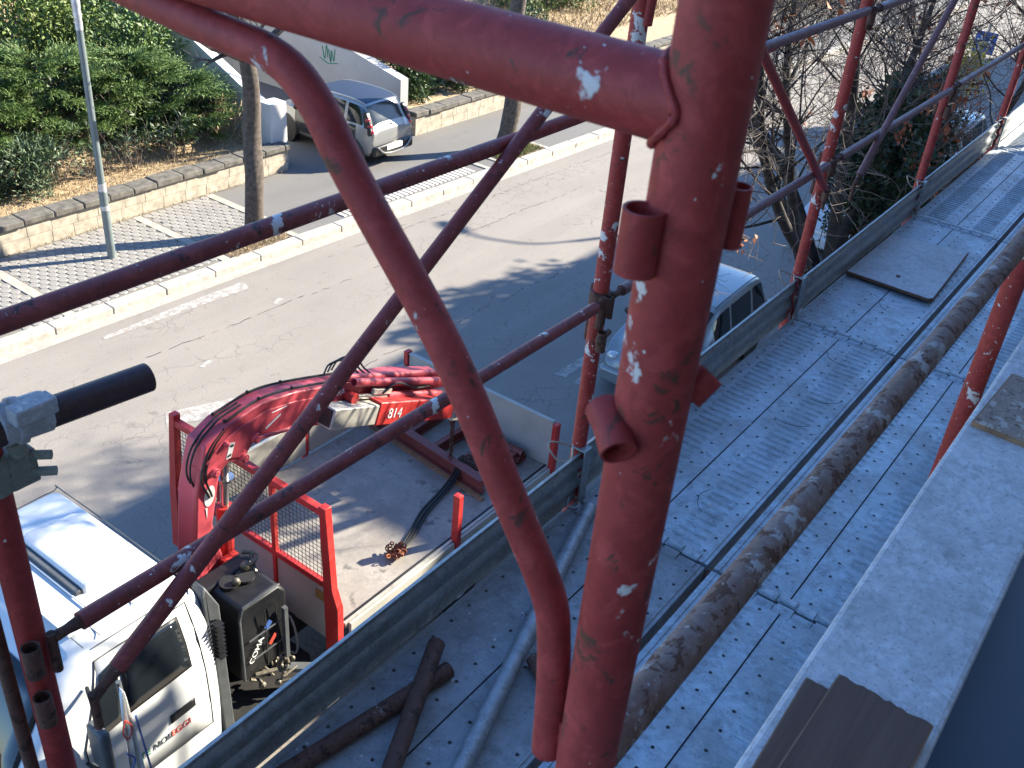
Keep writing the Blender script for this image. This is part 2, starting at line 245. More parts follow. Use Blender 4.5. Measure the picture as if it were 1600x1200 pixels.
# ------------------------------------------------------------------ mesh building
ORG = {}
def catmull(pts, n=8):
    p = [Vector(q) for q in pts]; p = [p[0] * 2 - p[1]] + p + [p[-1] * 2 - p[-2]]; out = []
    for i in range(1, len(p) - 2):
        for k in range(n):
            t = k / n; a, b, c, d = p[i - 1], p[i], p[i + 1], p[i + 2]
            out.append(0.5 * ((2 * b) + (c - a) * t + (2 * a - 5 * b + 4 * c - d) * t * t + (3 * b - a - 3 * c + d) * t ** 3))
    out.append(p[-2]); return out
class MB:
    def __init__(s): s.v = []; s.f = []
    def add(s, vs, fs):
        o = len(s.v); s.v += [tuple(x) for x in vs]; s.f += [tuple(i + o for i in q) for q in fs]; return s
    def box(s, x0, x1, y0, y1, z0, z1, mat=None):
        vs = [Vector((x, y, z)) for x in (x0, x1) for y in (y0, y1) for z in (z0, z1)]
        if mat is not None: vs = [mat @ q for q in vs]
        return s.add(vs, [(0, 1, 3, 2), (4, 6, 7, 5), (0, 4, 5, 1), (2, 3, 7, 6), (0, 2, 6, 4), (1, 5, 7, 3)])
    def bar(s, a, b, w, h, up=(0, 0, 1)):
        a = Vector(a); b = Vector(b); d = (b - a).normalized(); u = Vector(up)
        sd_ = d.cross(u)
        if sd_.length < 1e-4: sd_ = d.cross(Vector((1, 0, 0)))
        sd_.normalize(); u = sd_.cross(d)
        vs = [q + sd_ * (i * w / 2) + u * (j * h / 2) for q in (a, b) for i in (-1, 1) for j in (-1, 1)]
        return s.add(vs, [(0, 1, 3, 2), (4, 6, 7, 5), (0, 4, 5, 1), (2, 3, 7, 6), (0, 2, 6, 4), (1, 5, 7, 3)])
    def tube(s, pts, r, n=14, cap=True, hollow=0.0, wob=0.0):
        p = [Vector(q) for q in pts]; m = len(p); rr = r if isinstance(r, (list, tuple)) else [r] * m
        tg = [(p[min(i + 1, m - 1)] - p[max(i - 1, 0)]).normalized() for i in range(m)]
        u = tg[0].orthogonal().normalized(); vs = []
        rings = []
        for i in range(m):
            u = (u - tg[i] * u.dot(tg[i])).normalized(); w = tg[i].cross(u)
            rings.append((p[i], u.copy(), w, rr[i], tg[i]))
        if hollow:
            c, u0, w0, r0, t0 = rings[0]; c1, u1, w1, r1, t1 = rings[-1]
            rings = [(c + t0 * hollow, u0, w0, r0 * .84, t0), (c, u0, w0, r0 * .84, t0)] + rings + [(c1, u1, w1, r1 * .84, t1), (c1 - t1 * hollow, u1, w1, r1 * .84, t1)]
        for (c, u_, w_, r_, t_) in rings:
            for k in range(n):
                a = 2 * math.pi * k / n; rw = r_ * (1 + (random.uniform(-wob, wob) if wob else 0))
                vs.append(c + (u_ * math.cos(a) + w_ * math.sin(a)) * rw)
        fs = []; m2 = len(rings)
        for i in range(m2 - 1):
            for k in range(n):
                k2 = (k + 1) % n; fs.append((i * n + k, i * n + k2, (i + 1) * n + k2, (i + 1) * n + k))
        if cap: fs.append(tuple(range(n))[::-1]); fs.append(tuple((m2 - 1) * n + k for k in range(n)))
        return s.add(vs, fs)
    def prism(s, poly, d, o=(0, 0, 0)):
        """poly = list of 3D points, extruded by vector d"""
        n = len(poly); d = Vector(d); vs = [Vector(q) for q in poly]; vs += [q + d for q in vs]
        return s.add(vs, [tuple(range(n))[::-1], tuple(range(n, 2 * n))] + [(i, (i + 1) % n, n + (i + 1) % n, n + i) for i in range(n)])
    def ball(s, c, r, n=8, m=6, sc_=(1, 1, 1)):
        vs = []; fs = []
        for i in range(m + 1):
            th = math.pi * i / m
            for k in range(n):
                a = 2 * math.pi * k / n
                vs.append((c[0] + r * sc_[0] * math.sin(th) * math.cos(a), c[1] + r * sc_[1] * math.sin(th) * math.sin(a), c[2] + r * sc_[2] * math.cos(th)))
        for i in range(m):
            for k in range(n):
                fs.append((i * n + k, (i + 1) * n + k, (i + 1) * n + (k + 1) % n, i * n + (k + 1) % n))
        return s.add(vs, fs)
    def lathe(s, prof, c, axis='y', n=20):
        vs = []; fs = []; m = len(prof)
        for (r, h) in prof:
            for k in range(n):
                a = 2 * math.pi * k / n; x, y = r * math.cos(a), r * math.sin(a)
                vs.append((c[0] + x, c[1] + h, c[2] + y) if axis == 'y' else ((c[0] + h, c[1] + x, c[2] + y) if axis == 'x' else (c[0] + x, c[1] + y, c[2] + h)))
        for i in range(m - 1):
            for k in range(n): fs.append((i * n + k, i * n + (k + 1) % n, (i + 1) * n + (k + 1) % n, (i + 1) * n + k))
        return s.add(vs, fs)
    def grid(s, P):
        n = len(P); m = len(P[0]); vs = [q for row in P for q in row]
        return s.add(vs, [(i * m + j, i * m + j + 1, (i + 1) * m + j + 1, (i + 1) * m + j) for i in range(n - 1) for j in range(m - 1)])
    def link(s, u, v, r, c, w=0.012):   # a chain link: small closed loop
        pts = [c + u * (math.cos(a) * r * 1.7) + v * (math.sin(a) * r) for a in [2 * math.pi * k / 8 for k in range(9)]]
        return s.tube(pts, w, 5, False)
    def build(s, name, mat, parent=None, bev=0.0, smooth=40, recalc=True, kind=None, label=None):
        V = np.array([tuple(q) for q in s.v], dtype=np.float64)
        if parent is not None: o = ORG[parent]
        else: o = Vector(((V[:, 0].min() + V[:, 0].max()) / 2, (V[:, 1].min() + V[:, 1].max()) / 2, V[:, 2].min()))
        V = V - np.array(o)
        me = bpy.data.meshes.new(name); me.from_pydata([tuple(q) for q in V], [], s.f)
        ob = finish(name, me, mat, parent, o, bev, smooth, recalc)
        if kind: ob['kind'] = kind
        if label: ob['label'] = label
        return ob
def finish(name, me, mat, parent, o, bev=0, smooth=40, recalc=True):
    if recalc:
        import bmesh
        bm = bmesh.new(); bm.from_mesh(me); bmesh.ops.recalc_face_normals(bm, faces=bm.faces); bm.to_mesh(me); bm.free()
    me.materials.append(MT[mat] if isinstance(mat, str) else mat)
    if smooth: me.shade_smooth(); me.set_sharp_from_angle(angle=R(smooth))
    me.update()
    ob = bpy.data.objects.new(name, me); COL.objects.link(ob)
    if parent is None: ob.location = o
    else: ob.parent = parent
    ORG[ob] = Vector(o)
    if bev:
        b = ob.modifiers.new('bevel', 'BEVEL'); b.width = bev; b.segments = 2; b.limit_method = 'ANGLE'; b.angle_limit = R(35)
    return ob
def tag(o, label, cat, group=None):
    o['label'] = label; o['category'] = cat
    if group: o['group'] = group
    return o
def thing(name, label, cat, loc, group=None, local=False, rz=0):
    o = bpy.data.objects.new(name, None); COL.objects.link(o); o.location = loc; o.empty_display_size = 0.2
    o.rotation_euler = (0, 0, rz); ORG[o] = Vector((0, 0, 0)) if local else Vector(loc)
    return tag(o, label, cat, group)
def copy_obj(src, parent, loc=None, rot=None, label=None):
    c = src.copy(); COL.objects.link(c)
    if parent is not None: c.parent = parent
    if loc is not None: c.location = loc
    if rot is not None: c.rotation_euler = rot
    if label: c['label'] = label
    return c
def text(name, s, size, mat, parent, mtx, ext=0.002):
    cu = bpy.data.curves.new(name, 'FONT'); cu.body = s; cu.size = size; cu.extrude = ext; cu.align_x = 'CENTER'; cu.align_y = 'CENTER'
    tmp = bpy.data.objects.new('tmp', cu); COL.objects.link(tmp)
    me = bpy.data.meshes.new_from_object(tmp.evaluated_get(bpy.context.evaluated_depsgraph_get()))
    bpy.data.objects.remove(tmp); bpy.data.curves.remove(cu)
    me.transform(Matrix.Translation(-ORG[parent]) @ mtx); me.materials.clear()
    return finish(name, me, mat, parent, ORG[parent], 0, 0, False)
def frame(o, x, y):
    x = Vector(x).normalized(); z = x.cross(Vector(y)).normalized(); y = z.cross(x)
    return Matrix(((x.x, y.x, z.x, o[0]), (x.y, y.y, z.y, o[1]), (x.z, y.z, z.z, o[2]), (0, 0, 0, 1)))

# ------------------------------------------------------------------ plants
def leaf_mesh(name, pos, dirs, nrm, ln, wd_, mat, parent=None, org=None, kind=None):
    """one small pointed folded leaf per row of pos"""
    n = len(pos); d = dirs / np.linalg.norm(dirs, axis=1)[:, None]; s = np.cross(d, nrm); s /= np.linalg.norm(s, axis=1)[:, None] + 1e-9
    up = np.cross(s, d); ln = np.asarray(ln).reshape(-1, 1) * np.ones((n, 1)); w = np.asarray(wd_).reshape(-1, 1) * np.ones((n, 1))
    mid = pos + d * ln * .45
    V = np.stack([pos, mid + s * w * .5 + up * w * .15, pos + d * ln - up * w * .2, mid - s * w * .5 + up * w * .15], 1).reshape(-1, 3)
    o = np.array(org if org is not None else (ORG[parent] if parent is not None else (pos[:, 0].mean(), pos[:, 1].mean(), pos[:, 2].min())))
    V = V - o
    me = bpy.data.meshes.new(name); me.vertices.add(4 * n); me.vertices.foreach_set('co', V.astype(np.float32).ravel())
    me.loops.add(4 * n); me.loops.foreach_set('vertex_index', np.arange(4 * n, dtype=np.int32))
    me.polygons.add(n); me.polygons.foreach_set('loop_start', np.arange(0, 4 * n, 4, dtype=np.int32)); me.polygons.foreach_set('loop_total', np.full(n, 4, np.int32))
    me.update(calc_edges=True); me.validate()
    ob = finish(name, me, mat, parent, Vector(o), 0, 0, False)
    if kind: ob['kind'] = kind
    return ob
def blob_points(blobs, n, shell=0.55):
    vol = np.array([b[3] * b[4] * b[5] for b in blobs]) ** 0.75; k = rng.choice(len(blobs), n, p=vol / vol.sum())
    B = np.array(blobs)[k]; u = rng.normal(size=(n, 3)); u /= np.linalg.norm(u, axis=1)[:, None]
    r = shell + (1 - shell) * rng.random((n, 1)) ** 0.6; r *= 1 + 0.13 * rng.normal(size=(n, 1))
    return B[:, :3] + u * r * B[:, 3:6], u
def clumps(base, rx, ry, rz, n, s=0.45):
    out = []
    for i in range(n):
        a = random.uniform(0, 6.283); q = random.random() ** .5; h = random.uniform(.15, .95)
        k = (1 - h * h * .6) ** .5
        out.append((base[0] + math.cos(a) * q * rx * k * .8, base[1] + math.sin(a) * q * ry * k * .8, base[2] + h * rz * .8, rx * s * random.uniform(.6, 1.1), ry * s * random.uniform(.6, 1.1), rz * s * random.uniform(.5, 1.0)))
    return out
def leafy(blobs, n, ln, w, mat, parent, name='foliage', up=0.4, droop=0.0, shell=.55):
    p, u = blob_points(blobs, n, shell); z = np.array([0, 0, 1.0])
    d = u * 0.7 + rng.normal(size=(n, 3)) * 0.6 + z * up; nr = rng.normal(size=(n, 3)) * .7 + z
    L_ = ln * rng.uniform(.6, 1.25, (n, 1))
    return leaf_mesh(name, p, d, nr, L_, w * L_ / ln, mat, parent)
def sprays(blobs, n, k, ln, mat, parent, name='foliage', flat=0.25):
    """feathery conifer sprays: k thin needles set along each drooping twig"""
    p, u = blob_points(blobs, n, .7); d0 = u * np.array([1, 1, flat]) + rng.normal(size=(n, 3)) * .35 + np.array([0, -.25, .28]); d0 /= np.linalg.norm(d0, axis=1)[:, None]
    P = []; D = []
    for j in range(k):
        f = j / k; P.append(p + d0 * ln * f + np.array([0, 0, -.25 * ln]) * f * f); D.append(d0 * 0.9 + rng.normal(size=(n, 3)) * .55)
    P = np.concatenate(P); D = np.concatenate(D); nr = rng.normal(size=P.shape) * .5 + np.array([0, 0, 1.0])
    return leaf_mesh(name, P, D, nr, ln * .30 * rng.uniform(.6, 1.2, (len(P), 1)), ln * .045, mat, parent)
def plumes(base, rx, ry, rz, nf, ns, k, mat, parent, name='foliage'):
    """flat fans of feathery sprigs standing out from a mound, in tiers"""
    P = []; D = []
    for f in range(nf):
        a = random.uniform(0, 6.283); h = random.random() ** .8; q = math.sqrt(max(0.02, 1 - h * h)) * random.uniform(.55, 1.0)
        p = np.array((base[0] + math.cos(a) * q * rx, base[1] + math.sin(a) * q * ry, base[2] + h * rz)); d = np.array((math.cos(a + random.uniform(-.5, .5)), math.sin(a + random.uniform(-.5, .5)), random.uniform(.05, .55))); d /= np.linalg.norm(d)
        sd_ = np.cross(d, (0, 0, 1)); sd_ /= np.linalg.norm(sd_); L_ = random.uniform(.35, .7)
        an = rng.normal(0, .42, (ns, 1)); dr = d * np.cos(an) + sd_ * np.sin(an) + np.array((0, 0, 1.0)) * rng.normal(.04, .10, (ns, 1)); ln = L_ * rng.uniform(.5, 1.1, (ns, 1)) * np.cos(an * .8)
        for j in range(k):
            t_ = j / (k - 1); P.append(p + dr * ln * t_ + np.array((0, 0, -.10)) * ln * t_ * t_); D.append(dr + rng.normal(size=dr.shape) * .42)
    P = np.concatenate(P); D = np.concatenate(D); nr = rng.normal(size=P.shape) * .4 + np.array([0, 0, 1.0])
    return leaf_mesh(name, P, D, nr, .085 * rng.uniform(.6, 1.3, (len(P), 1)), .016, mat, parent)
def stems(base, tips, r, mat, parent, name='stem', n=5):
    m = MB(); b = Vector(base)
    for t in tips:
        t = Vector(t); mid = b.lerp(t, .5) + Vector((random.uniform(-.1, .1), random.uniform(-.1, .1), 0.05)); m.tube(catmull([b, mid, t], 3), [r * (1 - .12 * i) for i in range(7)], n, False)
    return m.build(name, mat, parent)
def branch(segs, p, d, ln, r, lvl, maxl, spread=0.6, up=0.15, nseg=4, kids=(3, 5), rmin=0.004, grav=0.0):
    """recursive limbs; segs collects (points, radii, level)"""
    pts = [p.copy()]; rad = [r]; dd = d.normalized()
    for i in range(nseg):
        dd = (dd + Vector((random.gauss(0, .16), random.gauss(0, .16), random.gauss(0, .13) + up * .3))).normalized()
        pts.append(pts[-1] + dd * ln / nseg); rad.append(max(rmin * .6, r * (1 - .55 * (i + 1) / nseg)))
    segs.append((pts, rad, lvl))
    if lvl >= maxl: return
    for k in range(random.randint(*kids)):
        f = random.uniform(.3, 1.0); i = min(nseg - 1, int(f * nseg)); q = pts[i].lerp(pts[i + 1], f * nseg - i); 
        side = dd.orthogonal().normalized(); side.rotate(Matrix.Rotation(random.uniform(0, 6.283), 3, dd))
        nd = (dd * (1 - spread * .5) + side * spread * random.uniform(.7, 1.3) + Vector((0, 0, up))).normalized()
        branch(segs, q, nd, ln * random.uniform(.45, .75), max(rmin, rad[i] * random.uniform(.45, .65)), lvl + 1, maxl, spread, up, nseg, kids, rmin)

# ================================================================== SETTING: ground, road, pavements
def sheet(name, x0, x1, y0, y1, z, mat, kind='structure', ny=None):
    m = MB(); m.add([(x0, y0, z), (x1, y0, z), (x1, y1, z), (x0, y1, z)], [(0, 1, 2, 3)])
    o = m.build(name, mat, smooth=0, recalc=False)
    if kind: o['kind'] = kind
    return o
sheet('ground', -150, 250, -150, 250, -0.03, 'soil')
KY = lambda x: 13.30 - 0.030 * (x - 6.0)         # road-side face of the far kerb
m = MB(); m.add([(-60, 4.3, 0), (120, 4.3, 0), (120, KY(120) + 4, 0), (60, KY(60), 0), (-60, KY(-60), 0)], [(0, 1, 2, 3, 4)])
road = m.build('road', 'road', smooth=0, recalc=False); road['kind'] = 'structure'
# our own pavement under the scaffold
m = MB(); m.box(-60, 120, -1.15, 4.15, -0.02, 0.13); o = m.build('near_pavement', 'walk', smooth=0); o['kind'] = 'structure'
m = MB(); m.box(-60, 120, 4.152, 4.32, -0.02, 0.135); o = m.build('near_kerb', 'kerb', smooth=0, bev=.015); o['kind'] = 'structure'
# far kerb of single stones
kerb = bpy.data.objects.new('kerb', None); COL.objects.link(kerb); kerb['kind'] = 'structure'; kerb.location = (6, KY(6), 0); ORG[kerb] = Vector(kerb.location)
m = MB(); x = -40.0
while x < 4: m.bar((x + .01, KY(x) + .13, .055), (x + .99, KY(x + 1) + .13, .055), .26, .15); x += 1
m.build('kerb_stone', 'kerb', kerb, bev=.012, smooth=0)
while x < 42:
    m = MB(); dz = random.uniform(-.006, .006); m.bar((x + .008, KY(x) + .13 + random.uniform(-.006, .006), .055 + dz), (x + .992, KY(x + 1) + .13, .055 + dz), .26, .15)
    m.build('kerb_stone', 'kerb', kerb, bev=.014, smooth=0); x += 1
m = MB()
while x < 110: m.bar((x + .01, KY(x) + .13, .055), (x + .99, KY(x + 1) + .13, .055), .26, .15); x += 1
m.build('kerb_stone', 'kerb', kerb, smooth=0)
# gutter strip, pale concrete between kerb and asphalt
m = MB(); m.add([(-40, KY(-40) - .24, .004), (100, KY(100) - .24, .004), (100, KY(100) + .02, .004), (-40, KY(-40) + .02, .004)], [(0, 1, 2, 3)])
o = m.build('gutter_strip', 'strip', smooth=0, recalc=False); o['kind'] = 'structure'
# far pavement: sand bed with pavers on the left, asphalt across the driveway and beyond
pav = MB(); pav.add([(-60, KY(-60) + .25, .112), (-60, 16.12, .112), (12.2, 16.12, .112), (12.2, KY(12.2) + .25, .112)], [(0, 1, 2, 3)][:1])
pavement = pav.build('pavement', 'paver_bed', smooth=0, recalc=False); pavement['kind'] = 'structure'
m = MB(); m.add([(12.2, KY(12.2) + .25, .105), (120, KY(120) + .25, .105), (120, 40, .105), (18.2, 40, .105), (18.2, 30, .105), (12.2, 30, .105)], [(0, 1, 2, 3, 4, 5)])
o = m.build('asphalt_pavement', 'walk', smooth=0, recalc=False); o['kind'] = 'structure'
# concrete strips between paving bays
for (xa, xb, ya, yb) in ((7.32, 7.50, 13.52, 16.05), (10.36, 10.54, 13.44, 16.05), (12.08, 12.26, 14.30, 16.05), (12.00, 12.14, 13.38, 14.28), (4.2, 4.38, 13.6, 16.05), (17.78, 17.92, 13.2, 14.1), (18.36, 18.48, 13.2, 13.9), (20.05, 20.2, 13.1, 14.2)):
    m = MB(); m.box(xa, xb, ya, yb, .06, .128); o = m.build('concrete_strip', 'strip', pavement if xa < 12.2 else o if False else pavement, smooth=0, bev=.006)
# hexagonal pavers: nearest 300 singly, the rest as one joined part
hx = []; s_ = 0.098; row = 0; y = 13.62
while y < 16.05:
    x = 3.0 + (s_ * math.sqrt(3) / 2 if row % 2 else 0)
    while x < 12.0:
        ok = not any(a - .06 < x < b + .06 for (a, b) in ((7.32, 7.50), (10.36, 10.54), (4.2, 4.38))) and y > KY(x) + .34 and not (x > 10.4 and y < 14.36) 
        if ok: hx.append((x, y))
        x += s_ * math.sqrt(3)
    y += s_ * 1.5; row += 1
hx.sort(key=lambda q: (q[0] - 8.4) ** 2 + (q[1] - 13.4) ** 2 * 1.5)
def hexv(cx, cy, z0, z1, r, ch=.010):
    out = []
    for (rr, z) in ((r, z0), (r, z1 - ch), (r - ch, z1)): out += [(cx + rr * math.sin(k * math.pi / 3), cy + rr * math.cos(k * math.pi / 3), z) for k in range(6)]
    return out
HF = [(0 + k, (k + 1) % 6, 6 + (k + 1) % 6, 6 + k) for k in range(6)] + [(6 + k, 6 + (k + 1) % 6, 12 + (k + 1) % 6, 12 + k) for k in range(6)] + [tuple(range(12, 18))]
m = MB(); m.add(hexv(hx[0][0], hx[0][1], .05, .125, s_ * .955), HF); p0 = m.build('paver', 'paver', pavement, smooth=0); 
p0.data.transform(Matrix.Translation((-(hx[0][0] - ORG[pavement].x), -(hx[0][1] - ORG[pavement].y), 0))); p0.location = (hx[0][0] - ORG[pavement].x, hx[0][1] - ORG[pavement].y, 0)
for q in hx[1:300]:
    copy_obj(p0, pavement, (q[0] - ORG[pavement].x, q[1] - ORG[pavement].y, random.uniform(-.004, .003)), (random.uniform(-.012, .012), random.uniform(-.012, .012), 0))
m = MB()
for q in hx[300:]: m.add(hexv(q[0], q[1], .07, .125 + random.uniform(-.004, .003), s_ * .955), HF)
m.build('paver', 'paver', pavement, smooth=0, kind='stuff')
# ribbed pale pavers of the drop kerb
m = MB()
for i in range(3):
    for k in range(30):
        x = 13.4 + k * 0.137; m.box(x, x + .10, 13.42 - .03 * (x - 13.4) + i * .0 , 13.42 - .03 * (x - 13.4) + .48, .09, .125) if i == 0 else None
m.build('ribbed_paver', 'tactile', pavement, smooth=0, kind='stuff', bev=.006)
# tree pits
def pit(xa, xb, ya, yb, mat):
    m = MB(); P = [[(xa + (xb - xa) * i / 14, ya + (yb - ya) * j / 12, .112 + random.uniform(0, .035)) for j in range(13)] for i in range(15)]; m.grid(P)
    o = m.build('tree_pit', mat, smooth=60, recalc=False); o['kind'] = 'structure'; return o
pit(10.56, 11.98, 13.38, 14.32, 'soil'); pit(18.5, 20.04, 13.15, 13.95, 'soil')
# worn road markings (4 mm above the asphalt)
def mark(poly):
    m = MB(); m.add([(x, y, .004) for x, y in poly], [tuple(range(len(poly)))]); o = m.build('road_marking', 'road_paint', smooth=0, recalc=False); o['kind'] = 'structure'
mark([(7.43, 12.66), (10.15, 12.48), (10.24, 12.75), (8.9, 12.78), (7.43, 12.74)])
mark([(11.53, 6.97), (12.9, 6.93), (12.9, 6.76), (11.59, 6.78)]); mark([(11.5, 6.62), (12.6, 6.6), (12.6, 6.48), (11.56, 6.5)])
mark([(10.05, 11.78), (10.25, 11.86), (10.3, 11.76), (10.1, 11.70)]); mark([(7.9, 11.0), (8.12, 11.06), (8.16, 10.98), (7.94, 10.93)])
for (x0, y0, x1, y1, amp) in ((7.4, 11.75, 19.0, 11.2, .06), (12.0, 12.45, 22.0, 12.05, .05), (8.6, 9.3, 15.0, 9.0, .09)):
    m = MB(); n_ = 90; cl_ = [(x0 + (x1 - x0) * i / n_, y0 + (y1 - y0) * i / n_ + amp * math.sin(i * .37) * .4 + random.uniform(-.02, .02)) for i in range(n_ + 1)]
    for (p, q) in zip(cl_, cl_[1:]):
        if random.random() < .65: w_ = random.uniform(.003, .008); m.add([(p[0], p[1] - w_, .004), (q[0], q[1] - w_, .004), (q[0], q[1] + w_, .004), (p[0], p[1] + w_, .004)], [(0, 1, 2, 3)])
    o = m.build('road_crack', 'chassis', smooth=0, recalc=False); o['kind'] = 'structure'
# a line of crazed old patching by the truck
m = MB(); m.add([(6.6, 10.05, .0035), (10.2, 8.5, .0035), (10.4, 8.75, .0035), (8.2, 9.75, .0035), (6.8, 10.35, .0035)], [(0, 1, 2, 3, 4)])
o = m.build('road_patch', 'road_paint', smooth=0, recalc=False); o['kind'] = 'structure'

# ------------------------------------------------------------------ planter walls
def planter(label, x0, x1, yf, ret=None, group=None):
    t = thing('planter_wall', label, 'garden wall', ((x0 + x1) / 2, yf, 0.1))
    m = MB(); m.box(x0 + .01, x1 - .01, yf + .012, yf + .26, .1, .56); m.build('core', 'mortar', t, smooth=0)
    for r_, (za, zb) in enumerate(((.1, .325), (.335, .56))):
        x = x0 + (0 if r_ else -.0)
        while x < x1 - .02:
            w = min(random.uniform(.42, .58), x1 - x); m = MB(); dy = random.uniform(-.006, .006); m.box(x + .0025, x + w - .0025, yf + dy * .6, yf + .2, za, zb + .004); m.build('block', 'wall_block', t, smooth=0, bev=.005); x += w
    x = x0 - .04
    while x < x1:
        w = min(random.uniform(.48, .62), x1 + .05 - x); m = MB(); dy = random.uniform(-.018, .018); dz = random.uniform(-.008, .012)
        m.box(x + .006, x + w - .006, yf - .06 + dy, yf + .34 + dy, .563, .68 + dz); m.build('coping_stone', 'coping', t, smooth=0, bev=.022); x += w
    return t
planter('long low cream block wall with dark coping behind the lamp post', -6, 14.4, 16.12)
planter('low cream block wall with brown coping right of the silver car', 18.3, 40, 15.85)
# end faces of the two walls that frame the driveway
def terrain(name, mat, fx, x0, x1, y0, y1, nx=30, ny=16):
    P = [[(x0 + (x1 - x0) * i / nx, y0 + (y1 - y0) * j / ny, fx(x0 + (x1 - x0) * i / nx, y0 + (y1 - y0) * j / ny) + random.uniform(-.03, .03)) for j in range(ny + 1)] for i in range(nx + 1)]
    m = MB(); m.grid(P); o = m.build(name, mat, smooth=80, recalc=False); o['kind'] = 'structure'; return o
slope = lambda x, y: .60 + max(0, y - 17.3) * .34
terrain('planted_bank', 'dry_grass_soil', slope, -8, 14.25, 16.36, 30, 60, 30)
terrain('far_planted_bank', 'dry_grass_soil', lambda x, y: .55 + max(0, y - 17.5) * .12, 18.7, 60, 16.1, 40, 50, 24)

# driveway walls
t = thing('driveway_parapet', 'white plastered parapet wall rising left of the driveway', 'wall', (14.35, 18.5, .1))
m = MB(); m.prism([(14.22, 16.75, .1), (14.22, 24, .1), (14.22, 24, 4.2), (14.22, 18.95, 2.40), (14.22, 16.75, 1.45)], (.24, 0, 0)); m.build('wall_body', 'plaster_white', t, smooth=0)
m = MB(); m.box(14.16, 14.62, 16.36, 16.74, .1, 1.52); m.build('pillar', 'plaster_white', t, smooth=0, bev=.01)
t = thing('driveway_wall', 'grey plastered wall with green scribble behind the silver car', 'wall', (18.6, 20, .1))
m = MB(); m.prism([(18.45, 16.5, .1), (18.45, 24, .1), (18.45, 24, 4.4), (18.45, 21.4, 3.3), (18.45, 19.0, 1.85), (18.45, 16.5, 1.3)], (.28, 0, 0)); m.build('wall_body', 'plaster', t, smooth=0)
m = MB(); g0 = (18.442, 19.0, 1.32)
for pts in ([(0, 0, 0), (0, .05, .3), (0, .12, -.05), (0, .2, .25)], [(0, -.25, .25), (0, -.2, -.05), (0, -.12, .2), (0, -.1, -.1), (0, -.02, .22)], [(0, -.35, -.08), (0, 0, -.14), (0, .3, -.05)]):
    m.tube(catmull([(g0[0], g0[1] + a[1], g0[2] + a[2]) for a in pts], 6), .012, 5, False)
m.build('graffiti', 'green_decal', t)
t = thing('garage_gate', 'grey ribbed metal gate closing the far end of the driveway', 'gate', (16.3, 23.5, .1))
for k in range(26):
    m = MB(); m.box(14.5 + k * .15, 14.5 + k * .15 + .135, 23.5, 23.53, .12, 2.6); m.build('slat', 'grey_steel', t, smooth=0)
m = MB(); m.box(14.46, 18.44, 23.53, 23.6, .1, 2.62); m.build('backing_panel', 'grey_steel', t, smooth=0)
# house slab beyond the gate (keeps the drive end closed)
m = MB(); m.box(14.0, 18.7, 23.8, 30, .1, 3.0); tag(m.build('garage_block', 'plaster', smooth=0), 'grey garage block closed by the ribbed gate', 'garage')

# ------------------------------------------------------------------ buildings on our own side (they throw the shade)
def our_building(label, x0, x1, zt, name='apartment_building'):
    t = thing(name, label, 'building', ((x0 + x1) / 2, -6, 0))
    m = MB(); m.box(x0, x1, -11, -1.2, 0, zt); m.build('wall', 'facade', t, smooth=0)
    m = MB(); m.box(x0 - .15, x1 + .15, -11.15, -1.05, zt, zt + .22); m.build('cornice', 'plaster_white', t, smooth=0, bev=.02)
    m = MB(); m.box(x0 + .3, x1 - .3, -10.7, -1.5, zt + .22, zt + .4); m.build('roof', 'roof_tile', t, smooth=0)
    n = int((x1 - x0) / 3.2)
    for fl in range(int(zt / 3.1)):
        for k in range(n):
            xc = x0 + (k + .5) * (x1 - x0) / n
            f = MB(); f.box(xc - .55, xc + .55, -1.215, -1.16, fl * 3.1 + 1.0, fl * 3.1 + 2.5); w = f.build('window', 'plaster_white', t, smooth=0)
            p = MB(); p.box(xc - .47, xc + .47, -1.17, -1.145, fl * 3.1 + 1.08, fl * 3.1 + 2.42); p.build('pane', 'glass', w, smooth=0)
    return t
house = our_building('plastered building with the scaffolded balcony front', -12, 12.2, 12.2)
our_building('second tall plastered building further along the pavement', 23.5, 60, 12.2)
# the balcony the picture is taken from
t = thing('balcony', 'balcony with pale stone parapet beside the scaffold deck', 'balcony', (1.0, -.5, 6.0))
m = MB(); m.box(-3.2, 3.9, -1.2, .0, 5.95, 6.15); m.build('floor_slab', 'balcony_floor', t, smooth=0)
m = MB(); m.box(-3.2, 3.9, .012, .17, 5.9, 7.02); m.build('parapet', 'facade', t, smooth=0)
m = MB(); m.box(-3.2, 3.92, .0, .188, 7.02, 7.08); m.build('parapet_cap', 'ledge', t, smooth=0, bev=.008)
def board(name, cx, cy, z, lx, ly, th, rz, mat, label, cat, edge='wood_edge', ragged=0):
    t = thing(name, label, cat, (cx, cy, z)); T = Matrix.Translation((cx, cy, z)) @ Matrix.Rotation(rz, 4, 'Z')
    pts = [(-lx / 2, -ly / 2), (-lx / 2, ly / 2)]
    n = 16
    end = [(lx / 2 + (random.uniform(-ragged, ragged) if 0 < i < n else 0), ly / 2 - ly * i / n) for i in range(n + 1)]
    poly = pts + end
    m = MB(); m.prism([T @ Vector((a, b, 0)) for a, b in poly], (0, 0, th - .002)); m.build('core', edge, t, smooth=0)
    m = MB(); m.prism([T @ Vector((a * .985, b * .955, th - .002)) for a, b in poly], (0, 0, .003)); m.build('face', mat, t, smooth=0)
    return t
board('wood_offcut', .880, .112, 7.08, .31, .115, .010, R(1.5), 'dark_wood', 'dark brown wood offcut lying lower on the parapet cap', 'board', ragged=.002)
board('wood_offcut', .895, .077, 7.0915, .31, .128, .016, R(-1), 'dark_wood', 'dark brown wood offcut with ragged end lying on top of another', 'board', ragged=.003)
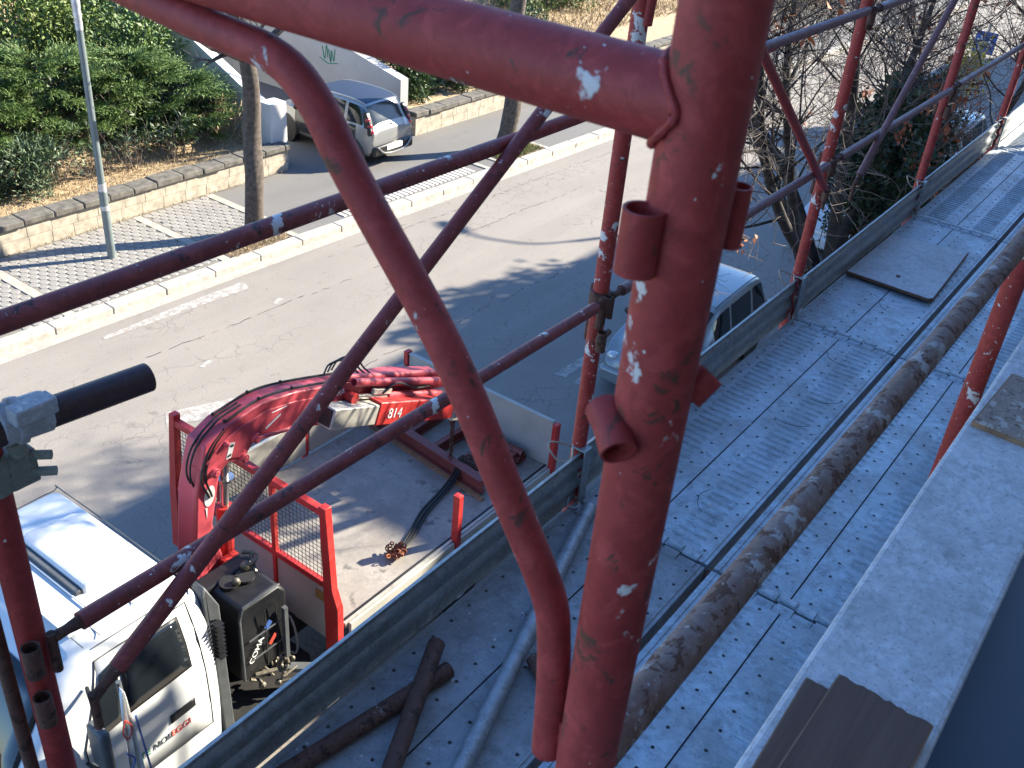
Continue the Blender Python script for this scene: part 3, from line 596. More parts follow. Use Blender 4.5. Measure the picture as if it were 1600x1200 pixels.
board('particle_board', 1.995, .085, 7.08, .26, .17, .012, R(-3), 'particle', 'mottled particle board scrap with a hole on the parapet cap', 'board')

# ================================================================== SCAFFOLD
FX = [0.54, 2.345, 4.15, 5.95, 7.85, 9.65]; YI, YO = 0.245, 1.29; DZ = 6.03
def sock(mb, c, r=.021, h=.055, n=14): mb.tube([(c[0], c[1], c[2] - h), (c[0], c[1], c[2] + h * .0)], r, n, True, .03)
def scaffold_frame(i, label, near=False):
    X = FX[i]; t = thing('scaffold_portal', label, 'scaffold', (X, (YI + YO) / 2, DZ - 2.0), 'frames of the red scaffold')
    r = .0262 if i == 0 else .0241
    mat_in = 'red_pipe' if i == 0 else 'red_pipe_splashed'; mat_out = ['red_pipe_clean', 'red_pipe_splashed', 'red_pipe_splashed', 'red_pipe', 'red_pipe', 'red_pipe'][i]
    m = MB(); m.tube([(X, YI, DZ - 2 + k * .5) for k in range(10)], r, 28, True); m.build('inner_post', mat_in, t)
    m = MB(); m.tube([(X, YO, DZ - 2 + k * .5) for k in range(10)], .0241, 24, True); m.build('outer_post', mat_out, t)
    m = MB(); m.tube([(X, YI + .01, 7.938), (X, (YI + YO) / 2, 7.940), (X, YO - .01, 7.938)], r, 28, False); tr0 = m.build('transom', mat_in, t)
    bead = MB(); bp = []
    for a in range(49):
        th = a * 2 * math.pi / 48; rr = r * (1.06 + random.uniform(-.02, .02)); bp.append((X + rr * math.cos(th), YI + max(1e-6, r * r * 1.02 - (r * math.cos(th)) ** 2) ** .5 + .0015, 7.938 + rr * math.sin(th)))
    bead.tube(bp, [.0030 * random.uniform(.7, 1.25) for q in bp], 8, False)
    bead.build('weld_bead', mat_in, tr0)
    path = [(.74, 7.926), (.46, 7.898), (.372, 7.890), (.328, 7.866), (.284, 7.812), (.183, 7.700), (.111, 7.592), (.062, 7.515), (.050, 7.470), (.044, 7.41), (.040, 7.332)]
    if i: path = [(q * .55, 7.938 + (w - 7.938) * .62) for q, w in path]
    m = MB(); m.tube(catmull([(X, YI + q, w) for q, w in path], 6), .0148, 18, True); zl = path[-1][1]
    m.box(X - .006, X + .006, YI + .018, YI + .05, zl + .005, zl + .05); m.build('gusset', 'red_pipe', t)
    path = [(q * .55, 7.938 + (w - 7.938) * .62) for q, w in path] if not i else path
    m = MB(); m.tube(catmull([(X, YO - q, w) for q, w in path], 6), .0148, 14, True); m.build('gusset', 'red_pipe', t)
    # coupling sockets and lugs welded on the posts
    sm = 'red_pipe' if i == 0 else 'rust_dark'
    m = MB(); m.tube([(X - .030, YI + .014, 7.838), (X - .030, YI + .014, 7.880)], .0135, 18, True, .03); m.build('pin_socket', sm, t)
    m = MB(); m.tube([(X + .026, YI - .020, 7.850), (X + .026, YI - .020, 7.890)], .0085, 14, True, .02); m.build('pin_socket', sm, t)
    m = MB(); m.tube([(X - .014, YI + .030, 7.722), (X - .024, YI + .016, 7.718), (X - .038, YI + .000, 7.710)], .0130, 18, True, .02); m.build('brace_lug', sm, t)
    m = MB(); m.tube([(X + .022, YI - .016, 7.735), (X + .034, YI - .024, 7.752)], .0115, 14, True, .02); m.build('brace_lug', sm, t)
    for zz in (6.77, 7.38, 6.65):
        m = MB(); m.tube([(X - .02, YO - .036, zz - .035), (X - .02, YO - .036, zz + .03)], .016, 12, True, .02); m.build('rail_socket', 'rust_dark', t)
        m = MB(); m.tube([(X + .02, YO + .034, zz - .035), (X + .02, YO + .034, zz + .03)], .013, 10, True); m.build('rail_socket', 'rust_dark', t)
    m = MB(); m.tube([(X, YI, DZ - .05), (X, YO, DZ - .05)], .0241, 14, False); m.build('deck_bearer', 'rust_dark', t)
    return t
LF = ['blurred nearest red scaffold frame whose thick post crosses the whole picture', 'white splashed red scaffold frame with its post behind the truck tailboard', 'red scaffold frame whose outer post stands before the bare tree fork', 'fourth red scaffold frame along the deck, in front of the ivy hedge', 'fifth red scaffold frame near the far end of the deck', 'last red scaffold frame at the right picture edge']
frames = [scaffold_frame(i, LF[i]) for i in range(6)]
# ledgers and diagonals of every bay: each pipe is a thing of its own
def pipe(name, a, b, r, mat, label, cat, group=None, hook=True, n=16, wob=0):
    t = thing(name, label, cat, tuple(Vector(a).lerp(Vector(b), .5)), group)
    d = (Vector(b) - Vector(a)).normalized(); a = Vector(a); b = Vector(b)
    if hook:
        k = 10; pts = [a.lerp(b, .03 + .94 * i / k) for i in range(k + 1)]
        m = MB(); m.tube(pts, r, n, True); m.build('tube', mat, t)
        for (e, s) in ((a, 1), (b, -1)):
            m = MB(); q = e + d * s * .055; m.tube([e + d * s * .07, e + d * s * .05, e + d * s * .028, e + d * s * .004], [r * 1.0, r * .7, r * .55, r * .6], 12, True); m.tube([e + Vector((0, 0, .012)), e + Vector((0, 0, -.075))], .0085, 10, True); m.build('end_hook', 'rust_dark', t)
    else:
        m = MB(); m.tube([a.lerp(b, i / 12) for i in range(13)], r, n, True, .05, wob); m.build('tube', mat, t)
    return t
bays = ['first bay', 'second bay before the bare tree', 'third bay', 'fourth bay', 'far bay']
lowl = ['lower maroon guard rail with white paint patches above the truck bed', 'lower violet guard rail crossing the bare tree', 'lower dusty guard rail across the ivy hedge', 'lower guard rail in the fourth bay by the ivy', 'lower guard rail in the farthest bay']
upl = ['upper maroon guard rail crossing the pavement with a grey crusted left end', 'upper dusty guard rail in front of the bare tree crown', 'upper guard rail of the third bay', 'upper guard rail of the fourth bay', 'upper guard rail in the farthest bay']
dgl = ['dark maroon diagonal brace rising from the cab to the big transom', 'red diagonal brace falling towards the tree fork', 'long violet diagonal brace rising through the bare twigs', 'diagonal brace in the fourth bay falling to the right', 'diagonal brace in the farthest bay']
for k in range(5):
    xa, xb = FX[k], FX[k + 1]; mt = 'ledger' if k == 0 else 'ledger_grey'
    pipe('guard_rail', (xa + .02, YO - .03, 6.785), (xb - .02, YO - .03, 6.78), .0172, mt, lowl[k], 'guard rail', 'lower guard rails')
    if k == 0: pipe('guard_rail', (xa - .3, YO - .035, 7.385), (1.72, YO - .035, 7.385), .0172, mt, upl[k], 'guard rail', 'upper guard rails', False); 
    if k == 0: pipe('guard_rail', (1.70, YO - .03, 7.382), (3.2, YO - .03, 7.39), .0165, 'red_pipe_clean', 'short red guard rail sleeved into the upper maroon one', 'guard rail', 'upper guard rails', False)
    else: pipe('guard_rail', (xa + .02, YO - .03, 7.395), (xb - .02, YO - .03, 7.40), .0172, mt, upl[k], 'guard rail', 'upper guard rails')
    if k == 0: a, b = (xa + .05, YO - .07, 6.64), (2.34, YO - .06, 7.76)
    elif k % 2 == 1: a, b = (xb - .06, YO - .05, 6.665), (xa + .05, YO - .05, 7.88)
    else: a, b = (xa + .32, YO - .05, 6.60), (xb - .05, YO - .05, 7.84)
    pipe('diagonal_brace', a, b, .0165 if k != 0 else .0172, mt if k != 1 else 'red_pipe_clean', dgl[k], 'brace', 'diagonal braces')
    rl = ['flaking rusty inner guard rail running up beside the parapet', 'rusty inner guard rail of the second bay', 'rusty inner guard rail of the third bay', 'rusty inner guard rail of the fourth bay', 'rusty inner guard rail of the far bay']
    pipe('inner_rail', (xa + .035, YI + .004, 7.325), (xb - .02, YI + .004, 7.325), .0205, 'rusty', rl[k], 'guard rail', 'inner guard rails', False, 18, .02)
# odd pipe clamped to the left post
pipe('short_pipe', (.30, YO - .01, 7.222), (.795, YO - .045, 7.207), .0242, 'dark_pipe', 'short dark brown pipe stub held by the clamp at the left edge', 'pipe', None, False, 24)
t = thing('swivel_clamp', 'crusted grey green swivel coupler on the left red post', 'clamp', (.56, YO - .03, 7.15))
m = MB(); m.tube([(.555, YO - .022, 7.219), (.628, YO - .029, 7.216)], .0335, 10, True); m.tube([(.575, YO - .024, 7.218), (.59, YO - .026, 7.217)], .038, 10, True); m.box(.56, .625, YO - .075, YO - .045, 7.235, 7.262); m.build('upper_half', 'clamp_blue', t, bev=.003)
m = MB(); m.tube([(.54, YO, 7.10), (.54, YO, 7.165)], .033, 10, True); m.box(.555, .60, YO - .03, YO + .0, 7.10, 7.16); m.build('lower_half', 'clamp_green', t, bev=.003)
m = MB(); m.tube([(.58, YO - .015, 7.15), (.612, YO - .05, 7.152)], .008, 8); m.tube([(.58, YO - .015, 7.118), (.615, YO - .05, 7.12)], .008, 8); m.tube([(.57, YO - .03, 7.185), (.575, YO - .035, 7.165)], .013, 6); m.build('bolt', 'clamp_green', t)
pipe('loose_standard', (.500, YO + .03, 5.0), (.500, YO + .03, 7.05), .0125, 'rust_dark', 'thin rusty rod standing beside the left red post', 'pipe', None, False, 12)
# couplers on the second post
t = thing('rail_coupler', 'rusty coupler and hook pins on the white splashed red post', 'clamp', (2.345, YO, 6.75))
m = MB(); m.tube([(2.345, YO, 6.735), (2.345, YO, 6.80)], .031, 12); m.tube([(2.345 - .04, YO - .03, 6.70), (2.345 - .035, YO - .03, 6.80)], .012, 8); m.tube([(2.345 - .03, YO - .04, 6.66), (2.345 + .03, YO - .03, 6.66)], .01, 8); m.ball((2.31, YO - .04, 6.66), .016); m.build('body', 'rust_dark', t)

# ---- deck planks with real punched holes and raised ribs
def plank_mesh(name, lx, ly, rows, style, th=.07):
    ri = MB(); hp = .08; n = int(lx / hp); off = (lx - n * hp) / 2
    ys = [-ly / 2]; 
    for yc in rows: ys += [yc - .02, yc + .02]
    ys.append(ly / 2); hr = .0058
    for c in range(n):
        xa = -lx / 2 + off + c * hp; xb = xa + hp; xm = (xa + xb) / 2
        for k in range(len(ys) - 1):
            ya, yb = ys[k], ys[k + 1]
            if k % 2 == 1:
                yc = (ya + yb) / 2; oc = [(xm + hr * math.cos(a), yc + hr * math.sin(a)) for a in [math.pi / 4 * j + math.pi / 8 for j in range(8)]]
                up = [(xm + (hr + .006) * math.cos(a), yc + (hr + .006) * math.sin(a)) for a in [math.pi / 4 * j + math.pi / 8 for j in range(8)]]
                vs = [(xb, yb, 0), (xa, yb, 0), (xa, ya, 0), (xb, ya, 0)] + [(x, y, 0) for x, y in up] + [(x, y, .0014) for x, y in oc] + [(x, y, -.014) for x, y in oc]
                fs = [(0, 1, 6, 5), (1, 2, 8, 7), (2, 3, 10, 9), (3, 0, 4, 11), (1, 7, 6), (2, 9, 8), (3, 11, 10), (0, 5, 4)]
                fs += [(4 + j, 4 + (j + 1) % 8, 12 + (j + 1) % 8, 12 + j) for j in range(8)] + [(12 + j, 12 + (j + 1) % 8, 20 + (j + 1) % 8, 20 + j) for j in range(8)]
                ri.add(vs, fs)
            else: ri.add([(xa, ya, 0), (xb, ya, 0), (xb, yb, 0), (xa, yb, 0)], [(0, 1, 2, 3)])
    for (xa, xb) in ((-lx / 2, -lx / 2 + off), (lx / 2 - off, lx / 2)):
        if xb - xa > 1e-4: ri.add([(xa, -ly / 2, 0), (xb, -ly / 2, 0), (xb, ly / 2, 0), (xa, ly / 2, 0)], [(0, 1, 2, 3)])
    h = lx / 2; w = ly / 2
    ri.add([(-h, -w, 0), (h, -w, 0), (h, -w, -th), (-h, -w, -th)], [(0, 1, 2, 3)]); ri.add([(-h, w, 0), (h, w, 0), (h, w, -th), (-h, w, -th)], [(3, 2, 1, 0)])
    ri.add([(-h, -w, 0), (-h, w, 0), (-h, w, -th), (-h, -w, -th)], [(3, 2, 1, 0)]); ri.add([(h, -w, 0), (h, w, 0), (h, w, -th), (h, -w, -th)], [(0, 1, 2, 3)])
    ri.add([(-h, -w, -th), (h, -w, -th), (h, w, -th), (-h, w, -th)], [(0, 1, 2, 3)])
    return ri
def rib_mesh(lx, rows):
    m = MB(); n = int(lx / .08)
    for c in range(n):
        for q in (0, 1):
            x = -lx / 2 + .04 + c * .08 + (q - .5) * .04 + .0
            for (ya, yb) in ((-.185, -.075), (.075, .185)):
                w = .0046; h = .0058; vs = [(x - w, ya + .01, 0), (x, ya, 0), (x + w, ya + .01, 0), (x + w, yb - .01, 0), (x, yb, 0), (x - w, yb - .01, 0), (x, ya + .012, h), (x, yb - .012, h)]
                m.add(vs, [(0, 1, 6), (1, 2, 6), (2, 3, 7, 6), (3, 4, 7), (4, 5, 7), (5, 0, 6, 7)])
    return m
def end_hook(lx, s, y, big):
    m = MB(); o = .007 if big else -.004; m.prism([(s * (lx / 2 - .034), y, .0), (s * (lx / 2 - .026), y, .007), (s * (lx / 2 + o - .006), y, .008), (s * (lx / 2 + o), y, .002), (s * (lx / 2 + o), y, -.02), (s * (lx / 2 - .034), y, -.02)], (0, .052, 0)); return m
ROWS = [-.205, -.055, .055, .205]
cache = {}
def plank(xa, xb, yc, mat, label, ribs=True, ly=.485):
    t = thing('scaffold_plank', label, 'scaffold plank', ((xa + xb) / 2, yc, DZ), 'metal planks of the scaffold deck', True)
    lx = xb - xa - .016; key = (round(lx, 2), mat, ribs)
    if key not in cache:
        a = plank_mesh('p', lx, ly, ROWS, 0).build('plank_sheet', mat, t, smooth=30); r = rib_mesh(lx - .1, ROWS).build('pressed_rib', mat, t, smooth=30, kind='stuff') if ribs else None
        hk = [end_hook(lx, sg, -ly / 2 + .03 + k * (ly - .06) / 7 + (.0 if sg > 0 else .004), (k + (sg > 0)) % 2 == 0).build('end_hook', mat, t) for sg in (-1, 1) for k in range(7)]
        s = MB(); s.box(-lx / 2 + .02, lx / 2 - .02, -.0022, .0022, -.004, .0012); seam = s.build('seam', 'black_gap', t, smooth=0)
        lips = []
        for sg in (-1, 1): l = MB(); l.box(-lx / 2, lx / 2, sg * (ly / 2 - .016) - .004, sg * (ly / 2 - .016) + .004, 0, .0035); lips.append(l.build('edge_lip', mat, t, bev=.002))
        cache[key] = [q for q in [a, r, seam] + lips + hk if q]
    else:
        for q in cache[key]: copy_obj(q, t)
    return t
pl_lab = [('grey mortar stained plank in front of the thick post, outer row', 'clean blue grey plank beside the parapet, nearest of the inner row'), ('ribbed plank between the second and third posts, outer row', 'inner plank beside the parapet behind the rusty rail'),
          ('plank partly covered by the loose sheet, outer row', 'inner plank to the right of the loose sheet'), ('outer plank before the ivy hedge', 'inner plank at the right picture edge beyond the loose sheet'), ('farthest outer plank in the top right corner', 'farthest inner plank at the end of the deck')]
for k in range(5):
    xa, xb = FX[k] + (-.01), FX[k + 1] - .01
    plank(xa, xb, 1.02, ['deck_dirty', 'deck', 'deck', 'deck', 'deck'][k], pl_lab[k][0], k != 2 and k != 0)
    plank(xa, xb, .512, 'deck', pl_lab[k][1])
plank(FX[0] - 1.82, FX[0] - .02, 1.02, 'deck_dirty', 'mortar stained plank under the picture bottom edge, outer row', False); plank(FX[0] - 1.82, FX[0] - .02, .512, 'deck', 'inner plank under the picture bottom edge')
# loose sheet lying on the third bay
T = thing('loose_sheet', 'loose grey sheet with dark edge lying on the deck', 'sheet', (5.17, 1.03, DZ + .006))
m = MB(); m.prism([(4.80, 1.255, DZ + .012), (4.775, .83, DZ + .018), (4.80, .812, DZ + .018), (5.56, .845, DZ + .010), (5.48, 1.25, DZ + .010)], (0, 0, .012)); m.build('core', 'fibre', T, smooth=0)
m = MB(); m.prism([(4.805, 1.25, DZ + .0242), (4.78, .834, DZ + .0302), (4.805, .817, DZ + .0302), (5.555, .85, DZ + .0222), (5.478, 1.245, DZ + .0222)], (0, 0, .0015)); m.build('face', 'plysheet', T, smooth=0)
m = MB(); m.tube([(4.93, 1.03, DZ + .026), (4.93, 1.03, DZ + .0325)], .012, 10); m.build('finger_hole', 'fibre', T)
# toe boards: corrugated strips, one per bay, with strap brackets
tb = ['nearest toe board along the truck side', 'toe board from the second post to the tree', 'toe board below the bare tree fork', 'toe board in front of the ivy hedge', 'farthest toe board at the top right corner']
for k in range(-1, 5):
    xa = FX[k] if k >= 0 else FX[0] - 1.8; xb = FX[k + 1]
    t = thing('toe_board', tb[k] if k >= 0 else 'toe board under the bottom edge of the picture', 'toe board', ((xa + xb) / 2, 1.27, DZ), 'galvanised toe boards')
    prof = [(0, 0), (.004, .004), (.004, .045), (-.004, .056), (-.006, .068), (-.004, .082), (.004, .095), (.004, .125), (-.004, .136), (-.006, .147), (-.004, .158), (.004, .17), (.004, .196), (-.008, .199), (-.008, .202)]
    sk = .012 if k % 2 else 0
    P = [[(x, 1.270 + a + (sk if x > xa + .5 else sk), DZ + .002 + b) for (a, b) in prof] for x in [xa - .02 + (xb - xa + .05) * i / 6 for i in range(7)]]
    m = MB(); m.grid(P); o = m.build('board', 'toe', t, recalc=False, smooth=25); sm = o.modifiers.new('thick', 'SOLIDIFY'); sm.thickness = .002
    m = MB(); m.box(xb - .03, xb + .012, 1.245, 1.252, DZ - .02, DZ + .212); m.box(xb - .03, xb + .012, 1.245, 1.30, DZ + .208, DZ + .214); m.tube(catmull([(xb - .01, 1.25, DZ + .0), (xb - .06, 1.235, DZ + .012), (xb - .09, 1.25, DZ + .03), (xb - .07, 1.262, DZ + .05)], 4), .004, 6); m.build('bracket', 'toe', t, bev=.002)
    m = MB(); c = Vector((xb - .05, 1.31, DZ + .215)); m.tube(catmull([c + Vector((0.03, -.01, -.01)), c + Vector((-.02, .02, .02)), c + Vector((-.06, .03, .03)), c + Vector((-.05, .0, -.02)), c + Vector((-.01, -.03, -.03)), c + Vector((.03, -.01, 0.0))], 5), .0035, 6); m.build('tie_wire', 'wire', t)
# pipes lying on the deck
pipe('loose_pipe', (2.30, 1.195, 6.055), (.75, .735, 6.055), .0242, 'zinc_tube', 'long galvanised pipe lying on the stained plank', 'pipe', 'loose pipes on the deck', False, 20)
pipe('loose_pipe', (1.50, 1.17, 6.085), (.95, .915, 6.06), .0235, 'rust_dark', 'brown rusty pipe lying uppermost across another beside the toe board', 'pipe', 'loose pipes on the deck', False, 20)
pipe('loose_pipe', (1.475, 1.105, 6.052), (.85, 1.215, 6.055), .0235, 'rust_dark', 'brown rusty pipe lying under the crossed one along the toe board', 'pipe', 'loose pipes on the deck', False, 20)
pipe('loose_pipe', (1.655, .955, 6.052), (1.45, .62, 6.052), .0225, 'rust_dark', 'short brown pipe peeping out behind the thick red post', 'pipe', 'loose pipes on the deck', False, 16)
# mortar crumbs and bits of wire on the deck
m = MB()
for i in range(260):
    k = random.random(); x = random.uniform(.7, 7.5); y = 1.25 - random.random() ** 2 * .95; s = random.uniform(.002, .005) * (2.0 if random.random() < .10 else 1)
    if abs(y - .765) < .02: continue
    m.ball((x, y, DZ + s * .2), s, 6, 3, (random.uniform(.8, 1.8), random.uniform(.7, 1.2), .4))
tag(m.build('mortar_crumb', 'plaster_white', smooth=60), 'scattered mortar crumbs lying on the metal planks', 'rubble')['kind'] = 'stuff'
for (x, y, a, wl) in ((2.62, .93, .3, 'beside the thick post'), (3.9, .95, 1.1, 'before the joint at the third post'), (3.55, .86, 2.2, 'in the middle of the second bay'), (4.6, .98, .4, 'just before the loose sheet'), (3.3, .9, 1.9, 'near the plank gap of the second bay'), (6.2, 1.0, .2, 'beyond the loose sheet')):
    m = MB(); d = Vector((math.cos(a), math.sin(a), 0)); n_ = Vector((-d.y, d.x, 0)); c = Vector((x, y, DZ + .008)); m.tube(catmull([c - d * .06, c - d * .03 + n_ * .02, c + d * .03 + n_ * .022, c + d * .07 - n_ * .005], 5), .0010, 5)
    tag(m.build('wire_bit', 'black_gap'), 'thin curl of dark tie wire lying ' + wl, 'wire', 'wire curls on the deck')

# ================================================================== TRUCK
TX, TY = 4.9, 5.98
truck = thing('crane_truck', 'white cab truck with red loader crane and open grey bed', 'truck', (TX, TY, 0))
YC = 5.95
HZ = [(.55, 1.05, 1.66), (1.0, 1.09, 1.56), (1.45, 1.10, 1.58), (1.85, 1.085, 1.76), (2.15, 1.035, 2.0), (2.36, .965, 2.2), (2.47, .915, 2.36), (2.545, .83, 2.50), (2.57, .70, 2.64)]
def lerpz(z, col):
    for a, b in zip(HZ, HZ[1:]):
        if z <= b[0]: f = max(0, (z - a[0]) / (b[0] - a[0])); return a[col] + (b[col] - a[col]) * f
    return HZ[-1][col]
def cab_ring(z, hy, xf, xr=3.40, rad=.14, n=5):
    pts = []; xr = xr - (0.0 if z < 2.4 else (z - 2.4) * .5); rad = min(rad, hy * .5)
    for (cx, cy, a0) in ((xr - .07, YC - hy + .07, -90), (xr - .07, YC + hy - .07, 0), (xf + rad, YC + hy - rad, 90), (xf + rad, YC - hy + rad, 180)):
        rr = .07 if a0 in (-90, 0) else rad
        for k in range(n): a = R(a0 + 90 * k / (n - 1)); pts.append((cx + rr * math.cos(a), cy + rr * math.sin(a), z))
    return pts
rings = []; zs = []
zz = HZ[0][0]
for a, b in zip(HZ, HZ[1:]):
    for k in range(4): zs.append(a[0] + (b[0] - a[0]) * k / 4)
zs.append(HZ[-1][0])
m = MB(); rings = [cab_ring(z, lerpz(z, 1), lerpz(z, 2)) for z in zs]; n = len(rings[0])
m.add([q for r_ in rings for q in r_], [(i * n + k, i * n + (k + 1) % n, (i + 1) * n + (k + 1) % n, (i + 1) * n + k) for i in range(len(rings) - 1) for k in range(n)] + [tuple((len(rings) - 1) * n + k for k in range(n)), tuple(range(n))[::-1]])
cab = m.build('cab', 'cab_white', truck, smooth=50)
def side_pt(x, z, off): return (x, YC - lerpz(z, 1) - off, z)
def side_patch(poly, off, th=0.006, n=6):
    """poly (4 corners x,z in order) laid on the near side of the cab"""
    P = []
    for i in range(n + 1):
        u = i / n; row = []
        for j in range(n + 1):
            v = j / n; a = Vector(poly[0]).lerp(Vector(poly[1]), u); b = Vector(poly[3]).lerp(Vector(poly[2]), u); q = a.lerp(b, v); row.append(side_pt(q.x, q.y, off))
        P.append(row)
    m = MB(); m.grid(P); return m
def solid(o, th=.006): s = o.modifiers.new('t', 'SOLIDIFY'); s.thickness = th; s.offset = 0; return o
dr = solid(side_patch([(2.22, 1.18), (3.28, 1.18), (3.26, 2.44), (2.48, 2.44)], .004).build('door', 'cab_white', truck, recalc=False)); 
m = MB()
for a, b in (((2.22, 1.18), (3.28, 1.18)), ((3.28, 1.18), (3.26, 2.44)), ((3.26, 2.44), (2.48, 2.44)), ((2.48, 2.44), (2.22, 1.85)), ((2.22, 1.85), (2.22, 1.18))):
    m.tube([side_pt(a[0] + (b[0] - a[0]) * k / 8, a[1] + (b[1] - a[1]) * k / 8, .006) for k in range(9)], .005, 6)
m.build('seam', 'black_plastic', dr)
solid(side_patch([(2.56, 1.90), (3.16, 1.93), (3.16, 2.39), (2.64, 2.39)], .012).build('window_frame', 'black_plastic', dr, recalc=False))
solid(side_patch([(2.59, 1.925), (3.135, 1.955), (3.135, 2.37), (2.665, 2.37)], .018).build('window', 'glass', dr, recalc=False))
solid(side_patch([(2.27, 1.86), (2.53, 1.89), (2.61, 2.38), (2.47, 2.34)], .012).build('quarter_window', 'glass', dr, recalc=False))
m = side_patch([(2.90, 1.52), (3.13, 1.53), (3.13, 1.61), (2.90, 1.60)], .012); h = solid(m.build('handle', 'black_plastic', dr, recalc=False), .012)
mt_ = frame((2.80, YC - lerpz(1.40, 1) - .014, 1.42), (-1, 0, -.0), (0, .1, 1))
mt_ = frame((2.78, YC - lerpz(1.40, 1) - .012, 1.40), (1, 0, .02), (0, .05, 1))
text('lettering', 'ITTE', .085, 'green_decal', dr, mt_ @ Matrix.Translation((-.17, 0, 0))); text('lettering', 'NOL', .085, 'grey_plastic', dr, mt_ @ Matrix.Translation((.03, 0, 0))); text('lettering', 'EGGI', .085, 'red_decal', dr, mt_ @ Matrix.Translation((.2, 0, 0)))
# windscreen on the sloping front
P = [[(lerpz(z, 2) - .010, YC - lerpz(z, 1) * .86 + 2 * lerpz(z, 1) * .86 * j / 10, z) for j in range(11)] for z in [1.50 + .85 * i / 8 for i in range(9)]]
m = MB(); m.grid(P); solid(m.build('windscreen', 'glass', truck, recalc=False), .008)
m = MB(); m.tube([(lerpz(1.48, 2) - .03, YC - .8, 1.49), (lerpz(1.48, 2) - .03, YC - .1, 1.49), (lerpz(1.9, 2) - .035, YC - .45, 1.9)], .012, 6); m.build('wiper', 'black_plastic', truck)
m = MB(); m.box(1.46, 1.62, YC - 1.06, YC + 1.06, .42, .78); m.build('bumper', 'grey_plastic', truck, bev=.04)
m = MB(); m.box(1.52, 1.565, YC - .75, YC + .75, .95, 1.28); m.build('grille', 'grey_plastic', truck, bev=.02)
for s in (-1, 1):
    m = MB(); m.box(1.50, 1.60, YC + s * .98 - .14, YC + s * .98 + .10, .82, 1.02); m.build('headlight', 'lamp_clear', truck, bev=.03)
# roof hatch pod, roof gutter, vents
m = MB(); m.prism([(2.76, YC - .44, 2.555), (2.76, YC - .44, 2.63), (2.82, YC - .44, 2.655), (3.20, YC - .44, 2.62), (3.30, YC - .44, 2.565)], (0, .84, 0)); m.build('roof_pod', 'cab_white', truck, bev=.018)
m = MB(); m.box(2.70, 2.755, YC - .42, YC + .38, 2.572, 2.61); m.build('pod_visor', 'grey_plastic', truck, bev=.01)
m = MB()
for pts in ([(2.52, YC - .885, 2.51), (3.32, YC - .885, 2.515), (3.37, YC - .82, 2.52), (3.375, YC + .8, 2.52), (3.33, YC + .88, 2.515), (2.9, YC + .885, 2.512)],): m.tube(catmull(pts, 4), .005, 6)
m.build('roof_gutter', 'grey_plastic', truck)
m = MB(); m.box(2.44, 2.66, YC - .72, YC + .72, 2.548, 2.566); m.tube([(2.68, YC - .75, 2.585), (2.68, YC + .75, 2.585)], .008, 6); m.build('roof_step', 'cab_white', truck, bev=.01)
for xr_ in (2.46, 2.60, 2.93):
    m = MB(); m.tube([(xr_, YC - (.86 if xr_ < 2.7 else .78) + k * .1, 2.535 + .03 * min(1, (xr_ - 2.3) * 2) * (1 if xr_ > 2.5 else .2)) for k in range(0, 17)], .004, 5); m.build('roof_seam', 'grey_plastic', truck)
m = MB(); m.prism([(3.385, YC - 1.11, .9), (3.50, YC - 1.09, .9), (3.50, YC - 1.04, 2.30), (3.44, YC - .95, 2.48), (3.385, YC - .99, 2.42)], (0, .14, 0)); m.prism([(3.385, YC - .94, 2.20), (3.45, YC - .94, 2.20), (3.44, YC - .94, 2.34), (3.385, YC - .94, 2.37)], (0, 1.86, 0)); tr_ = m.build('corner_trim', 'grey_plastic', truck, bev=.015)
m = MB()
for k in range(9): m.box(3.41, 3.475, YC - 1.108, YC - 1.04, 1.80 + k * .045, 1.812 + k * .045)
m.build('louvre', 'black_plastic', tr_)
m = MB(); m.box(3.40, 3.45, YC - .9, YC + .9, .9, 2.3); m.build('cab_back', 'black_plastic', truck)
# mirror on the near front corner
m = MB(); m.tube(catmull([(2.36, YC - 1.0, 2.32), (2.28, YC - 1.2, 2.30), (2.26, YC - 1.24, 2.1)], 4), .014, 8); m.tube(catmull([(2.2, YC - 1.06, 1.72), (2.24, YC - 1.2, 1.72), (2.26, YC - 1.24, 1.9)], 4), .014, 8); ma = m.build('mirror', 'black_plastic', truck)
m = MB(); m.box(2.22, 2.30, YC - 1.34, YC - 1.14, 1.76, 2.18); m.build('mirror_shell', 'grey_plastic', ma, bev=.03)
# wheels + arches
def wheel(parent, x, y, r, w, side, rim='rim'):
    m = MB(); m.lathe([(r * .55, -w / 2), (r * .86, -w / 2), (r * .97, -w / 2 + .03), (r, -w * .2), (r, w * .2), (r * .97, w / 2 - .03), (r * .86, w / 2), (r * .55, w / 2)], (x, y, r), 'y', 28); wv = m.build('wheel', 'tyre', parent)
    m = MB(); s = side; m.lathe([(0.001, s * w * .2), (r * .16, s * w * .22), (r * .18, s * w * .1), (r * .45, s * w * .05), (r * .52, s * w * .38), (r * .57, s * w * .5), (r * .57, -s * w * .4)], (x, y, r), 'y', 24); m.build('rim', rim, wv)
    return wv
wheel(truck, 2.42, YC - .94, .40, .26, -1); wheel(truck, 2.42, YC + .94, .40, .26, 1)
for yy, s in ((-.98, -1), (-.70, -1), (.70, 1), (.98, 1)): wheel(truck, 6.6, YC + yy, .40, .24, s)
m = MB()
for s in (-1, 1):
    P = []
    for k in range(13):
        a = R(-8 + 196 * k / 12); P.append([(2.42 + rr * math.cos(a), YC + s * yy, .42 + rr * math.sin(a)) for (rr, yy) in ((.50, .80), (.52, 1.135), (.60, 1.135), (.68, 1.09))])
    m.grid(P)
m.build('wheel_arch', 'grey_plastic', truck, smooth=60)
m = MB(); m.box(2.9, 3.38, YC - 1.10, YC - .70, .42, .62); m.build('step', 'grey_plastic', truck, bev=.02)
